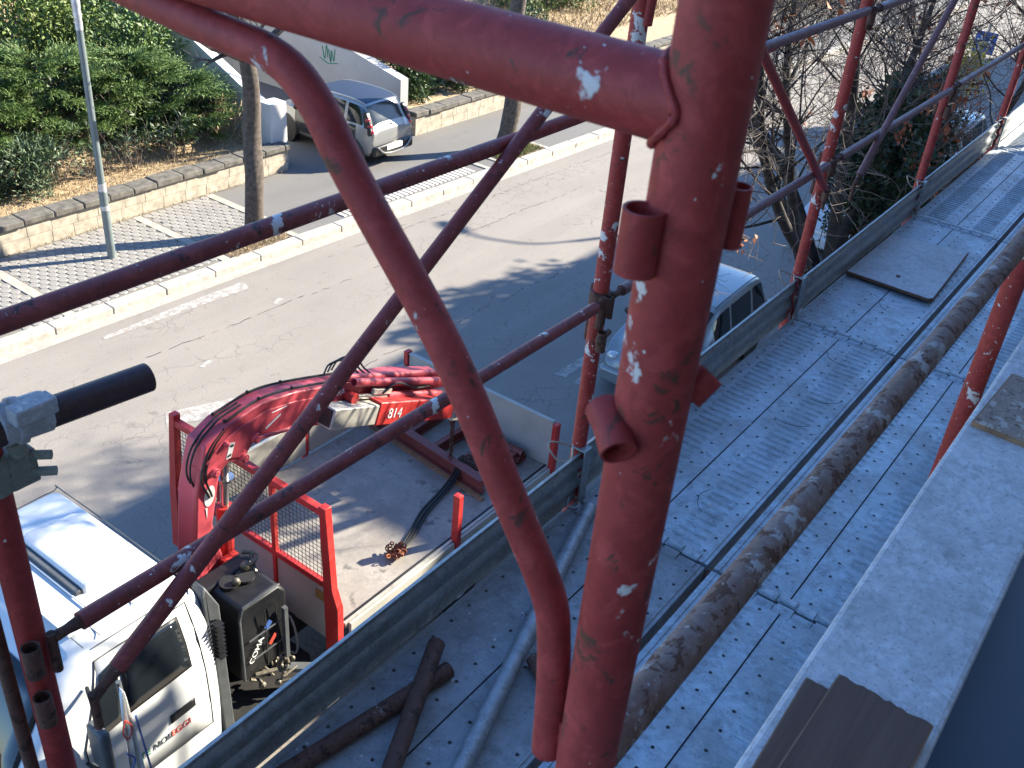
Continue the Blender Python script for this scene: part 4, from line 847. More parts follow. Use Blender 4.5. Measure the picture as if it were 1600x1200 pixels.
# chassis
m = MB(); m.box(2.0, 8.0, YC - .48, YC - .36, .62, .88); m.box(2.0, 8.0, YC + .36, YC + .48, .62, .88); m.box(3.45, 4.6, YC - .9, YC + .9, .45, .60); m.box(3.5, 4.4, YC - 1.0, YC - .6, .40, .80)
for k in range(6): m.box(3.6 + k * .8, 3.7 + k * .8, YC - .4, YC + .4, .66, .84)
m.build('chassis', 'chassis', truck, smooth=0)
# bed
BX0, BX1, BY0, BY1, BZ = 4.80, 8.22, 4.85, 7.13, 1.10
bedp = []
m = MB(); m.box(BX0, BX1, BY0 + .05, BY1 - .05, BZ - .10, BZ); bed = m.build('bed_floor', 'bed', truck, smooth=0, bev=.004)
m = MB(); m.box(BX0 + .02, BX1, BY0 + .012, BY0 + .048, BZ - .06, BZ + .012); m.build('bed_rail', 'grey_steel', bed, bev=.004)
m = MB(); m.box(BX0 + .02, BX1, BY0 + .052, BY0 + .072, BZ, BZ + .018); m.build('hinge_strip', 'black_plastic', bed, bev=.004)
m = MB(); m.box(4.86, 6.40, BY0 - .025, BY0 + .010, BZ - .44, BZ + .004); m.build('drop_side', 'bed_board', truck, bev=.006, label='lowered grey side board next to the cab'); m = MB(); m.box(6.50, 8.20, BY0 - .025, BY0 + .010, BZ - .44, BZ + .004); m.build('drop_side', 'bed_board', truck, bev=.006, label='lowered grey side board next to the tail')
for (xa, xb) in ((4.86, 6.44), (6.50, 8.14)):
    m = MB(); m.box(xa, xb, BY1 - .03, BY1, BZ + .004, BZ + .46); m.box(xa, xb, BY1 - .036, BY1 + .006, BZ + .46, BZ + .485); m.build('far_side_board', 'bed_board', truck, bev=.005)
m = MB(); m.box(BX1 - .035, BX1, BY0 + .02, BY1 - .05, BZ + .004, BZ + .62); m.box(BX1 - .045, BX1 + .008, BY0 + .02, BY1 - .05, BZ + .62, BZ + .645); m.build('tailboard', 'bed_board', truck, bev=.005)
m = MB(); m.box(BX1 - .06, BX1 + .03, BY0 - .045, BY0 + .018, BZ - .06, BZ + .62); m.build('bed_post', 'frame_red', truck, bev=.006)
m = MB(); m.box(BX1 - .06, BX1 + .03, BY1 - .045, BY1 + .02, BZ - .06, BZ + .66); m.build('bed_post', 'frame_red', truck, bev=.006)
m = MB(); m.box(6.415, 6.485, BY0 - .035, BY0 + .045, BZ - .5, BZ + .60); m.box(6.43, 6.47, BY0 - .015, BY0 + .02, BZ + .60, BZ + .604); m.build('bed_post', 'frame_red', truck, bev=.006)
m = MB(); m.box(6.43, 6.49, BY1 - .02, BY1 + .045, BZ - .2, BZ + .52); m.build('bed_post', 'frame_red', truck, bev=.006)
# headboard: red frame, wire mesh, beige panels
HX = 4.76
hb = MB()
hb.prism([(HX - .04, 4.86, .72), (HX - .04, 5.02, .72), (HX - .04, 5.04, 1.52), (HX - .04, 5.075, 2.47), (HX - .04, 4.995, 2.47), (HX - .04, 4.93, 1.55), (HX - .04, 4.86, 1.35)], (.08, 0, 0)); headboard = hb.build('headboard', 'frame_red', truck, bev=.006)
m = MB(); m.prism([(HX - .04, 7.34, .72), (HX - .04, 7.20, .72), (HX - .04, 7.16, 1.5), (HX - .04, 7.05, 2.50), (HX - .04, 7.13, 2.50), (HX - .04, 7.27, 1.5)], (.08, 0, 0)); m.build('side_post', 'frame_red', headboard, bev=.006)
m = MB(); m.bar((HX, 5.06, 2.40), (HX, 7.06, 2.40), .07, .07); m.build('top_rail', 'frame_red', headboard, bev=.006)
m = MB(); m.bar((HX, 5.0, 1.55), (HX, 7.2, 1.55), .06, .06); m.build('middle_rail', 'frame_red', headboard, bev=.006)
m = MB(); m.bar((HX, 5.72, .85), (HX, 5.72, 2.38), .05, .05); m.build('upright', 'frame_red', headboard, bev=.006); m = MB(); m.bar((HX, 6.5, .85), (HX, 6.5, 2.38), .05, .05); m.build('upright', 'frame_red', headboard, bev=.006)
for (ya, yb) in ((5.03, 5.69), (5.75, 6.47), (6.53, 7.15)):
    m = MB(); m.box(HX - .012, HX + .012, ya, yb, .86, 1.515); m.build('panel', 'bed_board', headboard, bev=.004)
m = MB()
y = 5.10
while y < 7.08:
    m.bar((HX, y, 1.58), (HX, y, 2.37), .0038, .0038); y += .05
z = 1.60
while z < 2.36:
    m.bar((HX + .005, 5.03 + (z - 1.55) * .03, z), (HX + .005, 7.14 - (z - 1.55) * .10, z), .0038, .0038); z += .05
m.build('wire_mesh', 'chassis', headboard, smooth=0)
m = MB(); m.box(HX - .016, HX - .013, 5.06, 5.17, 1.32, 1.44); m.build('plate', 'ochre_decal', headboard)

# crane
crane = MB(); crane.prism([(3.86, 5.82, 1.0), (4.34, 5.82, 1.0), (4.26, 5.82, 1.7), (4.17, 5.82, 2.2), (4.30, 5.82, 2.72), (4.24, 5.82, 2.86), (4.10, 5.82, 2.86), (4.02, 5.82, 2.60), (3.92, 5.82, 1.8)], (0, .25, 0))
column = crane.build('crane_column', 'crane_red', truck, bev=.03)
m = MB(); m.tube([(4.28, 6.1, .6), (4.28, 6.1, 1.05)], .34, 24); m.tube([(4.28, 6.1, 1.0), (4.28, 6.1, 1.14)], .42, 24); m.build('slew_base', 'crane_red', truck)
m = MB(); m.box(3.7, 4.6, 5.1, 7.0, .50, .72); m.build('crane_beam', 'chassis', truck, bev=.02)
# ribbed red bellows in front of the column foot
m = MB()
for k in range(12): m.box(4.05 + k * .012, 4.36, 5.66, 5.815, 1.02 + k * .065, 1.07 + k * .065)
m.build('bellows', 'frame_red', truck, bev=.012)
# lift cylinder, main boom, folded outer boom
m = MB(); m.tube([(4.32, 5.90, 1.45), (4.36, 5.90, 2.25)], .075, 18); m.build('lift_cylinder', 'frame_red', column); m = MB(); m.tube([(4.36, 5.90, 2.22), (4.40, 5.90, 2.78)], .04, 14); m.tube([(4.385, 5.90, 2.53), (4.387, 5.90, 2.56)], .085, 16); m.build('cylinder_rod', 'bright_steel', column)
by = 5.80
prof = [(4.08, 2.84), (4.15, 3.05), (4.38, 3.15), (4.78, 3.20), (5.18, 3.13), (5.81, 2.94), (6.6, 2.68), (7.30, 2.38), (7.32, 2.20), (6.4, 2.48), (5.9, 2.62), (5.43, 2.63), (5.15, 2.72), (4.91, 2.80), (4.66, 2.84), (4.52, 2.70), (4.37, 2.77), (4.26, 2.70), (4.14, 2.72)]
m = MB(); m.prism([(a, by, b) for a, b in prof], (0, .25, 0)); boom = m.build('boom', 'crane_red', truck, bev=.016)
m = MB(); m.prism([(a, by - .016, b) for a, b in ((4.12, 2.76), (4.14, 2.90), (4.30, 3.02), (4.52, 3.08), (4.80, 3.11), (5.14, 3.05), (5.40, 2.97), (5.36, 2.72), (5.12, 2.77), (4.90, 2.85), (4.64, 2.89), (4.52, 2.76), (4.37, 2.82), (4.26, 2.75))], (0, .016, 0)); m.build('cheek_plate', 'crane_red', boom, bev=.006)
for (x, z, r_) in ((4.20, 2.77, .045), (4.515, 2.755, .045), (4.66, 2.90, .05), (4.34, 3.0, .025)):
    m = MB(); m.tube([(x, by - .05, z), (x, by + .30, z)], r_, 14); m.tube([(x, by - .065, z), (x, by - .05, z)], r_ * .62, 12); m.build('pivot_pin', 'crane_red', boom, bev=.006)
m = MB(); m.tube([(4.66, by - .04, 2.90), (5.42, by - .03, 2.72)], .022, 10); m.build('link_rod', 'crane_red', boom)
def ysign(pts, mat, name, y, parent, d=.004): mm = MB(); mm.prism([(a, y, b) for a, b in pts], (0, d, 0)); return mm.build(name, mat, parent, smooth=0)
ysign([(4.33, 2.83), (4.385, 2.83), (4.44, 2.96), (4.385, 2.98)], 'white_decal', 'warning_sticker', by - .020, boom)
ysign([(4.345, 2.845), (4.385, 2.85), (4.39, 2.87), (4.35, 2.865)], 'black_decal', 'sticker_stripe', by - .023, boom); ysign([(4.385, 2.935), (4.42, 2.93), (4.425, 2.95), (4.39, 2.955)], 'black_decal', 'sticker_stripe', by - .023, boom)
ysign([(4.155 + .055 * math.cos(k * math.pi / 8) + .02 * math.sin(k * math.pi / 8), 2.52 + .10 * math.sin(k * math.pi / 8)) for k in range(16)], 'white_decal', 'logo_disc', 5.814, column)
ysign([(4.10, 2.41), (4.12, 2.41), (4.105, 2.30)], 'white_decal', 'logo_tail', 5.814, column)
m = MB(); m.bar((4.78, by - .018, 2.93), (4.96, by - .018, 3.0), .004, .018); m.bar((4.86, by - .018, 3.06), (5.04, by - .018, 3.05), .004, .008); m.build('scratch', 'white_decal', boom)
mt_ = frame((5.68, by - .006, 2.885), (1, 0, -.28), (.28, 0, 1)); text('lettering', 'YERA', .085, 'white_decal', boom, mt_); 
mt_ = frame((5.49, by - .012, 2.93), (1, 0, -.25), (.35, 0, 1)); text('lettering', 'F', .17, 'white_decal', boom, mt_, .004)
# outer boom folded below: grey extension box then red box
m = MB(); m.bar((5.41, 5.68, 2.80), (6.01, 5.68, 2.565), .19, .21); ob_ = m.build('extension_box', 'grey_steel', truck, bev=.012)
m = MB(); m.bar((5.405, 5.68, 2.802), (5.418, 5.68, 2.797), .15, .17); m.build('end_shade_plate', 'black_decal', ob_)  # black plate puts the end face's shade into colour; no opening is cut
m = MB(); m.bar((6.012, 5.68, 2.575), (7.22, 5.68, 2.07), .21, .25); red2 = m.build('outer_boom', 'frame_red', truck, bev=.015)
mt_ = frame((6.25, 5.571, 2.475), (1, 0, -.42), (.42, 0, 1)); text('lettering', '814', .15, 'white_decal', red2, mt_); mt_ = frame((6.86, 5.571, 2.215), (1, 0, -.42), (.42, 0, 1)); text('lettering', '/ A', .14, 'white_decal', red2, mt_)
m = MB(); m.bar((7.22, 5.68, 2.07), (7.36, 5.68, 2.01), .24, .30); m.tube([(7.30, 5.52, 2.03), (7.30, 5.84, 2.03)], .05, 12); m.build('boom_head', 'grey_steel', red2, bev=.012)
# extension rams along the boom
m = MB(); m.tube([(5.84, 5.74, 2.955), (7.28, 5.74, 2.33)], .042, 14, True, .12); m.build('ram', 'crane_red', boom); m = MB(); m.tube([(5.80, 5.83, 2.985), (7.2, 5.83, 2.43)], .038, 14, True, .12); m.build('ram', 'crane_red', boom)
m = MB(); m.tube([(5.83, 5.735, 2.80), (6.33, 5.735, 2.585)], .028, 12); m.build('ram_rod', 'bright_steel', boom); m = MB(); m.tube([(6.30, 5.735, 2.60), (7.15, 5.735, 2.225)], .044, 14); m.build('ram', 'crane_red', boom); m = MB(); m.tube([(5.80, 5.68, 2.81), (5.80, 5.79, 2.81)], .055, 14); m.build('ram_eye', 'frame_red', boom)
m = MB(); m.bar((6.08, 5.72, 2.75), (6.34, 5.72, 2.64), .04, .06); m.build('bracket', 'grey_steel', boom, bev=.008)
# hoses
def hose(pts, n, r): mm = MB(); mm.tube(catmull(pts, n), r, 8); mm.build('hose', 'hose', boom)
for (o1, o2) in ((0, 0), (.045, .04)):
    hose([(4.10 + o1 * .5, 5.86 + o1, 2.50), (4.02, 5.87 + o1, 2.78), (4.11, 5.88 + o1, 3.02), (4.36, 5.89 + o1, 3.175), (4.62, 5.90 + o1, 3.21)], 6, .0095)
    hose([(4.14 + o1 * .6, 5.80, 2.52), (4.07 + o1, 5.79, 2.78), (4.20 + o1, 5.80, 3.02), (4.36 + o1, 5.81, 3.13)], 6, .0105)
for k in range(3): hose([(5.7 + .05 * k, 6.0, 3.0), (5.8 + .06 * k, 6.02, 3.06), (5.98 + .06 * k, 5.98, 3.04), (6.06 + .05 * k, 5.9, 2.90), (6.2 + .05 * k, 5.76, 2.74)], 5, .009)
for k in range(2): hose([(6.2, 5.7 + .03 * k, 2.68), (6.4, 5.68, 2.72), (6.7, 5.7 + .03 * k, 2.52), (6.95, 5.72, 2.42)], 5, .011)

m = MB(); m.tube(catmull([(4.4, by + .04, 3.165), (4.78, by + .05, 3.212), (5.18, by + .05, 3.145), (6.0, by + .05, 2.90)], 4), .011, 6); m.tube(catmull([(4.4, by + .20, 3.165), (4.78, by + .20, 3.212), (5.18, by + .20, 3.145), (6.0, by + .20, 2.90)], 4), .011, 6)
for x, z in ((4.78, 3.22), (4.4, 3.17), (5.16, 3.155)): m.ball((x, by + .05, z), .018, 6, 4); m.ball((x, by + .20, z), .018, 6, 4)
m.build('steel_pipe', 'chassis', boom)
# hook and hanging chain
m = MB(); c = Vector((7.32, 5.66, 1.84))
for k in range(16): u = Vector((0, 0, 1)); v = Vector((1, 0, 0)) if k % 2 else Vector((0, 1, 0)); m.link(u, v, .022, c + Vector((random.uniform(-.006, .006), 0, -k * .052)), .008)
for k in range(14): u = Vector((0, 0, 1)); v = Vector((1, 0, 0)) if k % 2 else Vector((0, 1, 0)); m.link(u, v, .022, c + Vector((.06, .05, -k * .055)), .008)
m.build('hanging_chain', 'rust_dark', truck); m = MB(); m.tube(catmull([(7.32, 5.66, 1.95), (7.32, 5.66, 1.88), (7.36, 5.66, 1.82), (7.30, 5.66, 1.79), (7.27, 5.66, 1.85)], 5), .018, 8); m.build('hook', 'rust_dark', truck)
# hydraulic power pack behind the cab, control levers
m = MB(); m.prism([(3.72, 4.98, 1.16), (4.22, 4.98, 1.16), (4.26, 5.0, 1.86), (4.20, 5.04, 1.95), (3.80, 5.04, 1.95), (3.74, 5.0, 1.86)], (0, .48, 0)); pk = m.build('power_pack', 'black_plastic', truck, bev=.03)
for zz_ in (1.36, 1.60):
    m = MB(); m.box(3.80, 4.20, 4.968, 4.978, zz_, zz_ + .012); m.build('rib', 'grey_plastic', pk)
for xx_ in (3.98, 4.10):
    m = MB(); m.box(xx_, xx_ + .008, 4.970, 4.979, 1.18, 1.84); m.build('seam', 'chassis', pk)
m = MB(); m.box(3.70, 4.28, 5.40, 5.58, 1.14, 1.975); m.build('back_shell', 'black_plastic', pk, bev=.03); m = MB(); m.tube([(3.72, 4.97, 1.2), (3.74, 5.0, 1.88), (3.80, 5.03, 1.955), (4.2, 5.03, 1.955)], .012, 8); m.build('edge_trim', 'grey_plastic', pk)
m = MB(); m.tube([(3.92, 5.34, 1.96), (3.92, 5.34, 1.985)], .085, 16); m.tube([(4.06, 5.30, 1.96), (4.06, 5.30, 1.985)], .085, 16); m.build('filler_cap', 'black_decal', pk)
m = MB(); m.ball((3.95, 5.28, 2.0), .04); m.ball((4.12, 5.36, 2.02), .05); m.tube(catmull([(4.1, 5.36, 2.0), (4.2, 5.32, 2.06), (4.28, 5.42, 2.02), (4.2, 5.5, 2.04)], 5), .018, 7); m.tube([(4.16, 5.28, 1.97), (4.22, 5.40, 2.06)], .02, 7); m.build('fitting', 'brass_grime', pk)
mt_ = frame((3.90, 4.972, 1.50), (.55, 0, .85), (-.85, 0, .55)); text('lettering', 'COMA', .085, 'white_decal', pk, mt_ @ Matrix.Translation((-.06, 0, 0))); ysign([(4.00, 1.60), (4.055, 1.66), (4.02, 1.71), (3.965, 1.65)], 'blue_decal', 'badge', 4.970, pk)
ysign([(4.03, 1.40), (4.10, 1.48), (4.07, 1.51), (4.0, 1.43)], 'red_decal', 'sticker', 4.970, pk)
m = MB(); m.box(4.16, 4.20, 4.93, 4.97, 1.15, 1.75); m.build('strap', 'grey_plastic', pk)
m = MB()
for k in range(9):
    c = Vector((4.05 + random.uniform(-.14, .2), 4.98 + random.uniform(-.12, .12), 1.05 + random.uniform(-.1, .12))); m.tube(catmull([c, c + Vector((random.uniform(-.1, .1), random.uniform(-.1, .1), random.uniform(-.02, .1))), c + Vector((random.uniform(-.14, .14), random.uniform(-.14, .1), random.uniform(-.1, .1)))], 4), random.uniform(.009, .02), 7); m.ball(c, random.uniform(.02, .04), 7, 5)
m.build('valve_block', 'brass_grime', truck)
m = MB(); m.bar((4.12, 5.0, 1.02), (4.40, 4.72, .98), .09, .05); m.box(4.33, 4.50, 4.62, 4.76, .55, .99); arm = m.build('outrigger_arm', 'grey_plastic', truck, bev=.01)
m = MB()
for k in range(6):
    c = Vector((4.50, 4.60, .90)); m.tube([c, c + Vector((random.uniform(-.02, .12), random.uniform(-.1, .02), random.uniform(.02, .12)))], .008, 6)
m.build('lever', 'brass_grime', arm)
m = MB(); m.tube(catmull([(4.3, 5.4, 1.0), (4.5, 5.2, .75), (4.62, 5.4, 1.0), (4.6, 5.7, .8)], 6), .012, 6); m.tube([(4.2, 5.1, .85), (4.66, 5.5, 1.05)], .012, 6); m.tube(catmull([(4.0, 5.7, 1.1), (4.4, 5.5, 1.25), (4.66, 5.6, 1.2)], 5), .014, 6); m.build('cable', 'grey_steel', truck)

# ---- load on the bed: things of their own
def ibeam(mb, a, b, h=.14, w=.09):
    a = Vector(a); b = Vector(b); mb.bar(a, b, .012, h); u = Vector((0, 0, h / 2)); mb.bar(a + u, b + u, w, .014); mb.bar(a - u, b - u, w, .014)
m = MB(); ibeam(m, (7.44, 6.95, 1.22), (7.24, 5.12, 1.22), .17, .11); tag(m.build('steel_beam', 'maroon', smooth=0), 'maroon steel beam lying across the truck bed, nearest the cab', 'beam', 'beams on the truck bed')
m = MB(); m.bar((7.36, 6.95, 1.118), (7.155, 5.05, 1.118), .05, .03); tag(m.build('timber_batten', 'wood_edge', smooth=0), 'thin pale timber batten under the edge of the maroon beam', 'batten')
for (y0, y1, lab) in ((5.25, 5.22, 'brown steel channel lying along the bed nearest the lowered side'), (5.62, 5.55, 'brown steel channel in the middle of the bed, second from the lowered side'), (6.02, 5.98, 'brown steel channel in the middle of the bed, third from the lowered side'), (6.42, 6.42, 'brown steel channel farthest across the bed')):
    m = MB(); ibeam(m, (7.42, y0 - .02, 1.19), (8.08, y1, 1.19), .12, .07); tag(m.build('steel_channel', 'maroon', smooth=0), lab, 'beam', 'beams on the truck bed')
m = MB()
t = thing('perforated_tube_bundle', 'bundle of rusty drilled tubes lying by the tailboard', 'tube bundle', (8.0, 5.4, 1.11))
for (dx, dz) in ((0, .045), (.085, .045), (.042, .12)):
    m = MB(); m.tube([(7.98 + dx, 5.14, 1.12 + dz), (7.98 + dx, 5.95, 1.12 + dz)], .042, 14, True, .05)
    for k in range(9):
        for a in (40, 90, 140): m.tube([(7.98 + dx + math.cos(R(a)) * .038, 5.2 + k * .085, 1.12 + dz + math.sin(R(a)) * .038), (7.98 + dx + math.cos(R(a)) * .047, 5.2 + k * .085, 1.12 + dz + math.sin(R(a)) * .047)], .012, 6)
    m.build('drilled_tube', 'maroon', t)
# sling and chain heap
m = MB()
for o_ in (-.03, 0, .035): m.tube(catmull([(7.35, 5.52 + o_, 1.32), (7.20, 5.50 + o_, 1.18), (6.95, 5.46 + o_, 1.125), (6.55, 5.38 + o_ * 1.2, 1.12), (6.18, 5.24 + o_, 1.12), (5.92, 5.16 + o_ * .5, 1.125)], 6), .014, 7)
tag(m.build('lifting_sling', 'hose'), 'black multi strand sling trailing across the truck bed', 'sling')
m = MB()
for k in range(46):
    a = random.uniform(0, 6.28); q = random.random() ** .6 * .13; u = Vector((math.cos(a * 3), math.sin(a * 3), random.uniform(-.5, .5))).normalized(); v = u.orthogonal().normalized(); m.link(u, v, .017, Vector((5.86 + q * math.cos(a), 5.15 + q * math.sin(a) * .7, 1.125 + random.uniform(0, .09))), .0075)
tag(m.build('chain_heap', 'chain_rust'), 'small heap of rusty orange chain on the truck bed', 'chain')
m = MB()
for k in range(60):
    u = Vector((random.gauss(0, 1), random.gauss(0, 1), random.gauss(0, .4))).normalized(); v = u.orthogonal().normalized(); m.link(u, v, .02, Vector((7.42 + random.uniform(-.08, .08), 5.46 + random.uniform(-.12, .12), 1.25 + random.uniform(-.02, .05))), .010)
tag(m.build('chain_heap', 'rust_dark'), 'dark chain and shackles heaped on the maroon beam', 'chain')

# folded printed cloth on a pole beside the cab door
t = thing('folded_flag', 'folded white and blue printed flag on a grey pole by the cab door', 'flag', (2.40, 4.60, .13))
m = MB(); m.tube([(2.52, 4.56, .13), (2.40, 4.58, 2.62)], .018, 10); m.build('pole', 'grey_plastic', t)
P = []
for i in range(15):
    f = i / 14; z = 2.6 - 1.25 * f; w = .02 + .15 * f ** .7
    P.append([(2.40 + .05 * f + w * (j / 8 - .75), 4.565 - .025 * math.sin(j * 1.9 + f * 2) - .02, z - .05 * j / 8) for j in range(9)])
m = MB(); m.grid(P); fl = m.build('cloth', 'white_decal', t, smooth=60, recalc=False); solid(fl, .003)
m = MB(); m.tube(catmull([(2.36, 4.508, 2.32), (2.40, 4.505, 2.22), (2.36, 4.503, 2.13), (2.33, 4.505, 2.22), (2.36, 4.508, 2.32)], 5), .006, 5); m.build('print', 'red_decal', fl)
m = MB(); m.tube(catmull([(2.33, 4.505, 2.0), (2.38, 4.502, 1.9), (2.34, 4.50, 1.8), (2.40, 4.50, 1.7)], 5), .007, 5); m.tube([(2.44, 4.505, 2.3), (2.50, 4.50, 1.5)], .008, 5); m.build('print', 'blue_decal', fl)

# ================================================================== CARS
def cr(p0, p1, p2, p3, t): return 0.5 * ((2 * p1) + (p2 - p0) * t + (2 * p0 - 5 * p1 + 4 * p2 - p3) * t * t + (3 * p1 - p0 - 3 * p2 + p3) * t ** 3)
class Loft:
    def __init__(s, st):
        s.rows = []
        for (x, hw, zb, zbelt, zr, hr) in st:
            h = [(hw * .84, zb), (hw * .96, zb + .10), (hw, (zb + zbelt) / 2 + .03), (hw * .965, zbelt - .02), (hw * .95, zbelt), (hr, zr - .05), (hr * .72, zr - .008)]
            full = [(-a, b) for a, b in h] + [(0, zr)] + [(a, b) for a, b in h[::-1]]
            s.rows.append([np.array((x, a, b)) for a, b in full])
        s.G = np.array(s.rows)
    def __call__(s, u, v):
        G = s.G; n, m_ = G.shape[:2]; i = min(int(u), n - 2); fu = u - i; j = min(int(v), m_ - 2); fv = v - j
        c = lambda k, n_: max(0, min(n_ - 1, k))
        q = [cr(*[G[c(i + a, n), c(j + b, m_)] for a in (-1, 0, 1, 2)], fu) for b in (-1, 0, 1, 2)]
        # keep edges crisp: blend cubic with linear
        lin = (1 - fu) * (1 - fv) * G[i, j] + fu * (1 - fv) * G[c(i + 1, n), j] + (1 - fu) * fv * G[i, c(j + 1, m_)] + fu * fv * G[c(i + 1, n), c(j + 1, m_)]
        return .55 * cr(*q, fv) + .45 * lin
    def norm(s, u, v):
        e = .02; a = s(min(u + e, len(s.G) - 1), v) - s(max(u - e, 0), v); b = s(u, min(v + e, 14)) - s(u, max(v - e, 0)); n_ = np.cross(a, b); l = np.linalg.norm(n_); n_ = n_ / (l + 1e-9)
        p = s(u, v); c = np.array((p[0] * .6, 0, .6)); return n_ if np.dot(n_, p - c) > 0 else -n_
    def patch(s, u0, u1, v0, v1, off, nu=8, nv=8):
        P = []
        for i in range(nu + 1):
            row = []
            for j in range(nv + 1):
                u = u0 + (u1 - u0) * i / nu; v = v0 + (v1 - v0) * j / nv; row.append(tuple(s(u, v) + s.norm(u, v) * off))
            P.append(row)
        m = MB(); m.grid(P); return m
    def line(s, uv, off, r):
        m = MB(); m.tube([tuple(s(u, v) + s.norm(u, v) * off) for u, v in uv], r, 5); return m
def hatchback(label, loc, rz, Ln, W, H, body, roofmat, doormat, style, name='parked_car', group='parked cars'):
    t = thing(name, label, 'car', loc, group, True, rz)
    h = Ln / 2; w = W / 2; b = H * .62
    # stations from tail to nose: x, half width, bottom, belt, roof, roof half width
    st = [(-h, w * .88, .34, b - .10, b - .06, w * .72), (-h + .05, w * .95, .28, b, b + .02, w * .76), (-h + .16, w * .985, .24, b + .01, b + .20, w * .76), (-h + .36, w, .22, b + .01, H - .06, w * .74), (-h + .75, w, .21, b, H, w * .77),
          (-h + Ln * .42, w, .20, b - .01, H, w * .78), (-h + Ln * .60, w, .20, b - .02, H - .05, w * .76), (-h + Ln * .70, w, .20, b - .03, b + .24, w * .74), (-h + Ln * .785, w * .99, .21, b - .05, b + .0, w * .78), (-h + Ln * .90, w * .95, .24, b - .12, b - .07, w * .74), (h - .06, w * .84, .28, b - .28, b - .22, w * .62), (h, w * .72, .34, b - .36, b - .32, w * .5)]
    S = Loft(st); N = len(st) - 1
    m = S.patch(0, N, 0, 14, 0, N * 5, 14 * 4); n2 = 14 * 4 + 1
    m.f.append(tuple(range(n2))); m.f.append(tuple(N * 5 * n2 + k for k in range(n2))[::-1])
    bo = m.build('body', body, t, smooth=35)
    for (v0, v1) in ((4.12, 4.88), (9.12, 9.88)):
        for (u0, u1, nm) in ((2.75, 4.05, 'rear_side_window'), (4.2, 5.35, 'side_window'), (5.45, 6.55, 'side_window')):
            S.patch(u0, u1, v0, v1, .005).build(nm, 'glass', t, recalc=False, smooth=60)
    S.patch(6.2, 7.82, 5.25, 8.75, .005).build('windscreen', 'glass', t, recalc=False, smooth=60)
    S.patch(1.45, 2.88, 5.1, 8.9, .006).build('rear_window', 'glass_rear', t, recalc=False, smooth=60)
    S.patch(3.05, 5.95, 5.35, 8.65, .004, 14, 10).build('roof_panel', roofmat, t, recalc=False, smooth=60)
    for (v0, v1) in ((1.05, 3.75), (10.25, 12.95)):
        for (u0, u1) in ((3.35, 5.3), (5.35, 7.0)): 
            d_ = S.patch(u0, u1, v0, v1, .004, 10, 8).build('door', doormat, t, recalc=False, smooth=60)
            vm = v1 - .35 if v0 < 5 else v0 + .35; p = S(u0 + .28, vm); mm = MB(); mm.box(p[0] - .09, p[0] + .09, p[1] - .03, p[1] + .03, p[2] - .015, p[2] + .02); mm.build('handle', 'black_plastic' if style == 'grey' else doormat, d_, bev=.008)
    for sg in (0, 1):
        for u in (3.33, 5.325, 7.03): S.line([(u, (1 + 3 * k / 8) if sg == 0 else (13 - 3 * k / 8)) for k in range(9)], .003, .005).build('seam', 'black_plastic', t)
    # bumpers, plate, lamps
    m = MB(); m.box(-h - .06, -h + .14, -w * .90, w * .90, .26, .50); rb = m.build('rear_bumper', 'black_plastic' if style == 'silver' else body, t, bev=.05)
    m = MB(); m.box(-h - .075, -h - .055, -.26, .26, .36, .47); m.build('number_plate', 'white_decal', rb, bev=.005)
    if style == 'silver':
        m = MB(); m.tube(catmull([(-h - .07, -w * .8, .50), (-h - .085, -.3, .31), (-h - .085, .3, .31), (-h - .07, w * .8, .50)], 5), .022, 8); m.build('bumper_lip', 'silver', rb)
    m = MB(); m.box(h - .16, h + .05, -w * .86, w * .86, .24, .48); m.build('front_bumper', 'black_plastic' if style == 'silver' else body, t, bev=.05)
    for sg in (-1, 1):
        m = MB()
        if style == 'grey': m.prism([(-h + .08, sg * w * .80, b - .34), (-h + .005, sg * w * .80, b - .32), (-h + .01, sg * w * .80, b - .08), (-h + .12, sg * w * .80, b - .06)], (0, sg * w * .17, 0))
        else: m.prism([(-h + .10, sg * w * .80, b - .16), (-h + .02, sg * w * .80, b - .12), (-h + .10, sg * w * .76, b + .14), (-h + .22, sg * w * .74, H - .20), (-h + .32, sg * w * .76, H - .22), (-h + .22, sg * w * .80, b - .1)], (0, sg * w * .16, 0)); tl = m.build('tail_lamp', 'black_plastic' if style == 'silver' else 'lamp_red', t, bev=.02)
        if style == 'silver':
            for k in range(3): f = k / 2; m = MB(); m.ball((-h + .06 + .12 * f, sg * w * .86, b - .06 + .24 * f), .062, 10, 7); m.build('lamp_disc', 'lamp_red', tl)
        m = MB(); m.ball((h - .13, sg * w * .66, b - .26), .11, 12, 8, (.8, 1.1, .75)); m.build('headlamp', 'lamp_clear', t)
        p = S(6.5, 4.0 if sg < 0 else 10.0); m = MB(); m.ball((p[0] + .05, p[1] + sg * .10, p[2] + .06), .085, 10, 7, (.6, 1.1, .8)); m.tube([(p[0], p[1], p[2] + .03), (p[0] + .04, p[1] + sg * .08, p[2] + .05)], .02, 6); m.build('mirror', 'black_plastic', t)
        for x in (-h + .60, h - .68):
            wheel(t, x, sg * (w - .10), .28, .18, sg)
            m = MB(); P = []
            for k in range(13): a = R(-10 + 200 * k / 12); P.append([(x + rr * math.cos(a), sg * yy, .28 + rr * math.sin(a)) for (rr, yy) in ((.30, w - .04), (.31, w + .012), (.36, w + .016), (.38, w - .01))])
            m.grid(P); m.build('wheel_arch', 'black_plastic', t, smooth=60)
            m = MB(); m.tube([(x, sg * (w - .20), .29), (x, sg * (w + .002), .29)], .315, 20); m.build('wheel_well', 'black_decal', t)
    m = MB(); m.tube([(-h + .05, 0, b + .02), (-h + .02, .18, b + .05)], .012, 6); m.ball((-h + .05, 0, b + .02), .03, 8, 5); m.build('wiper', 'black_plastic', t)
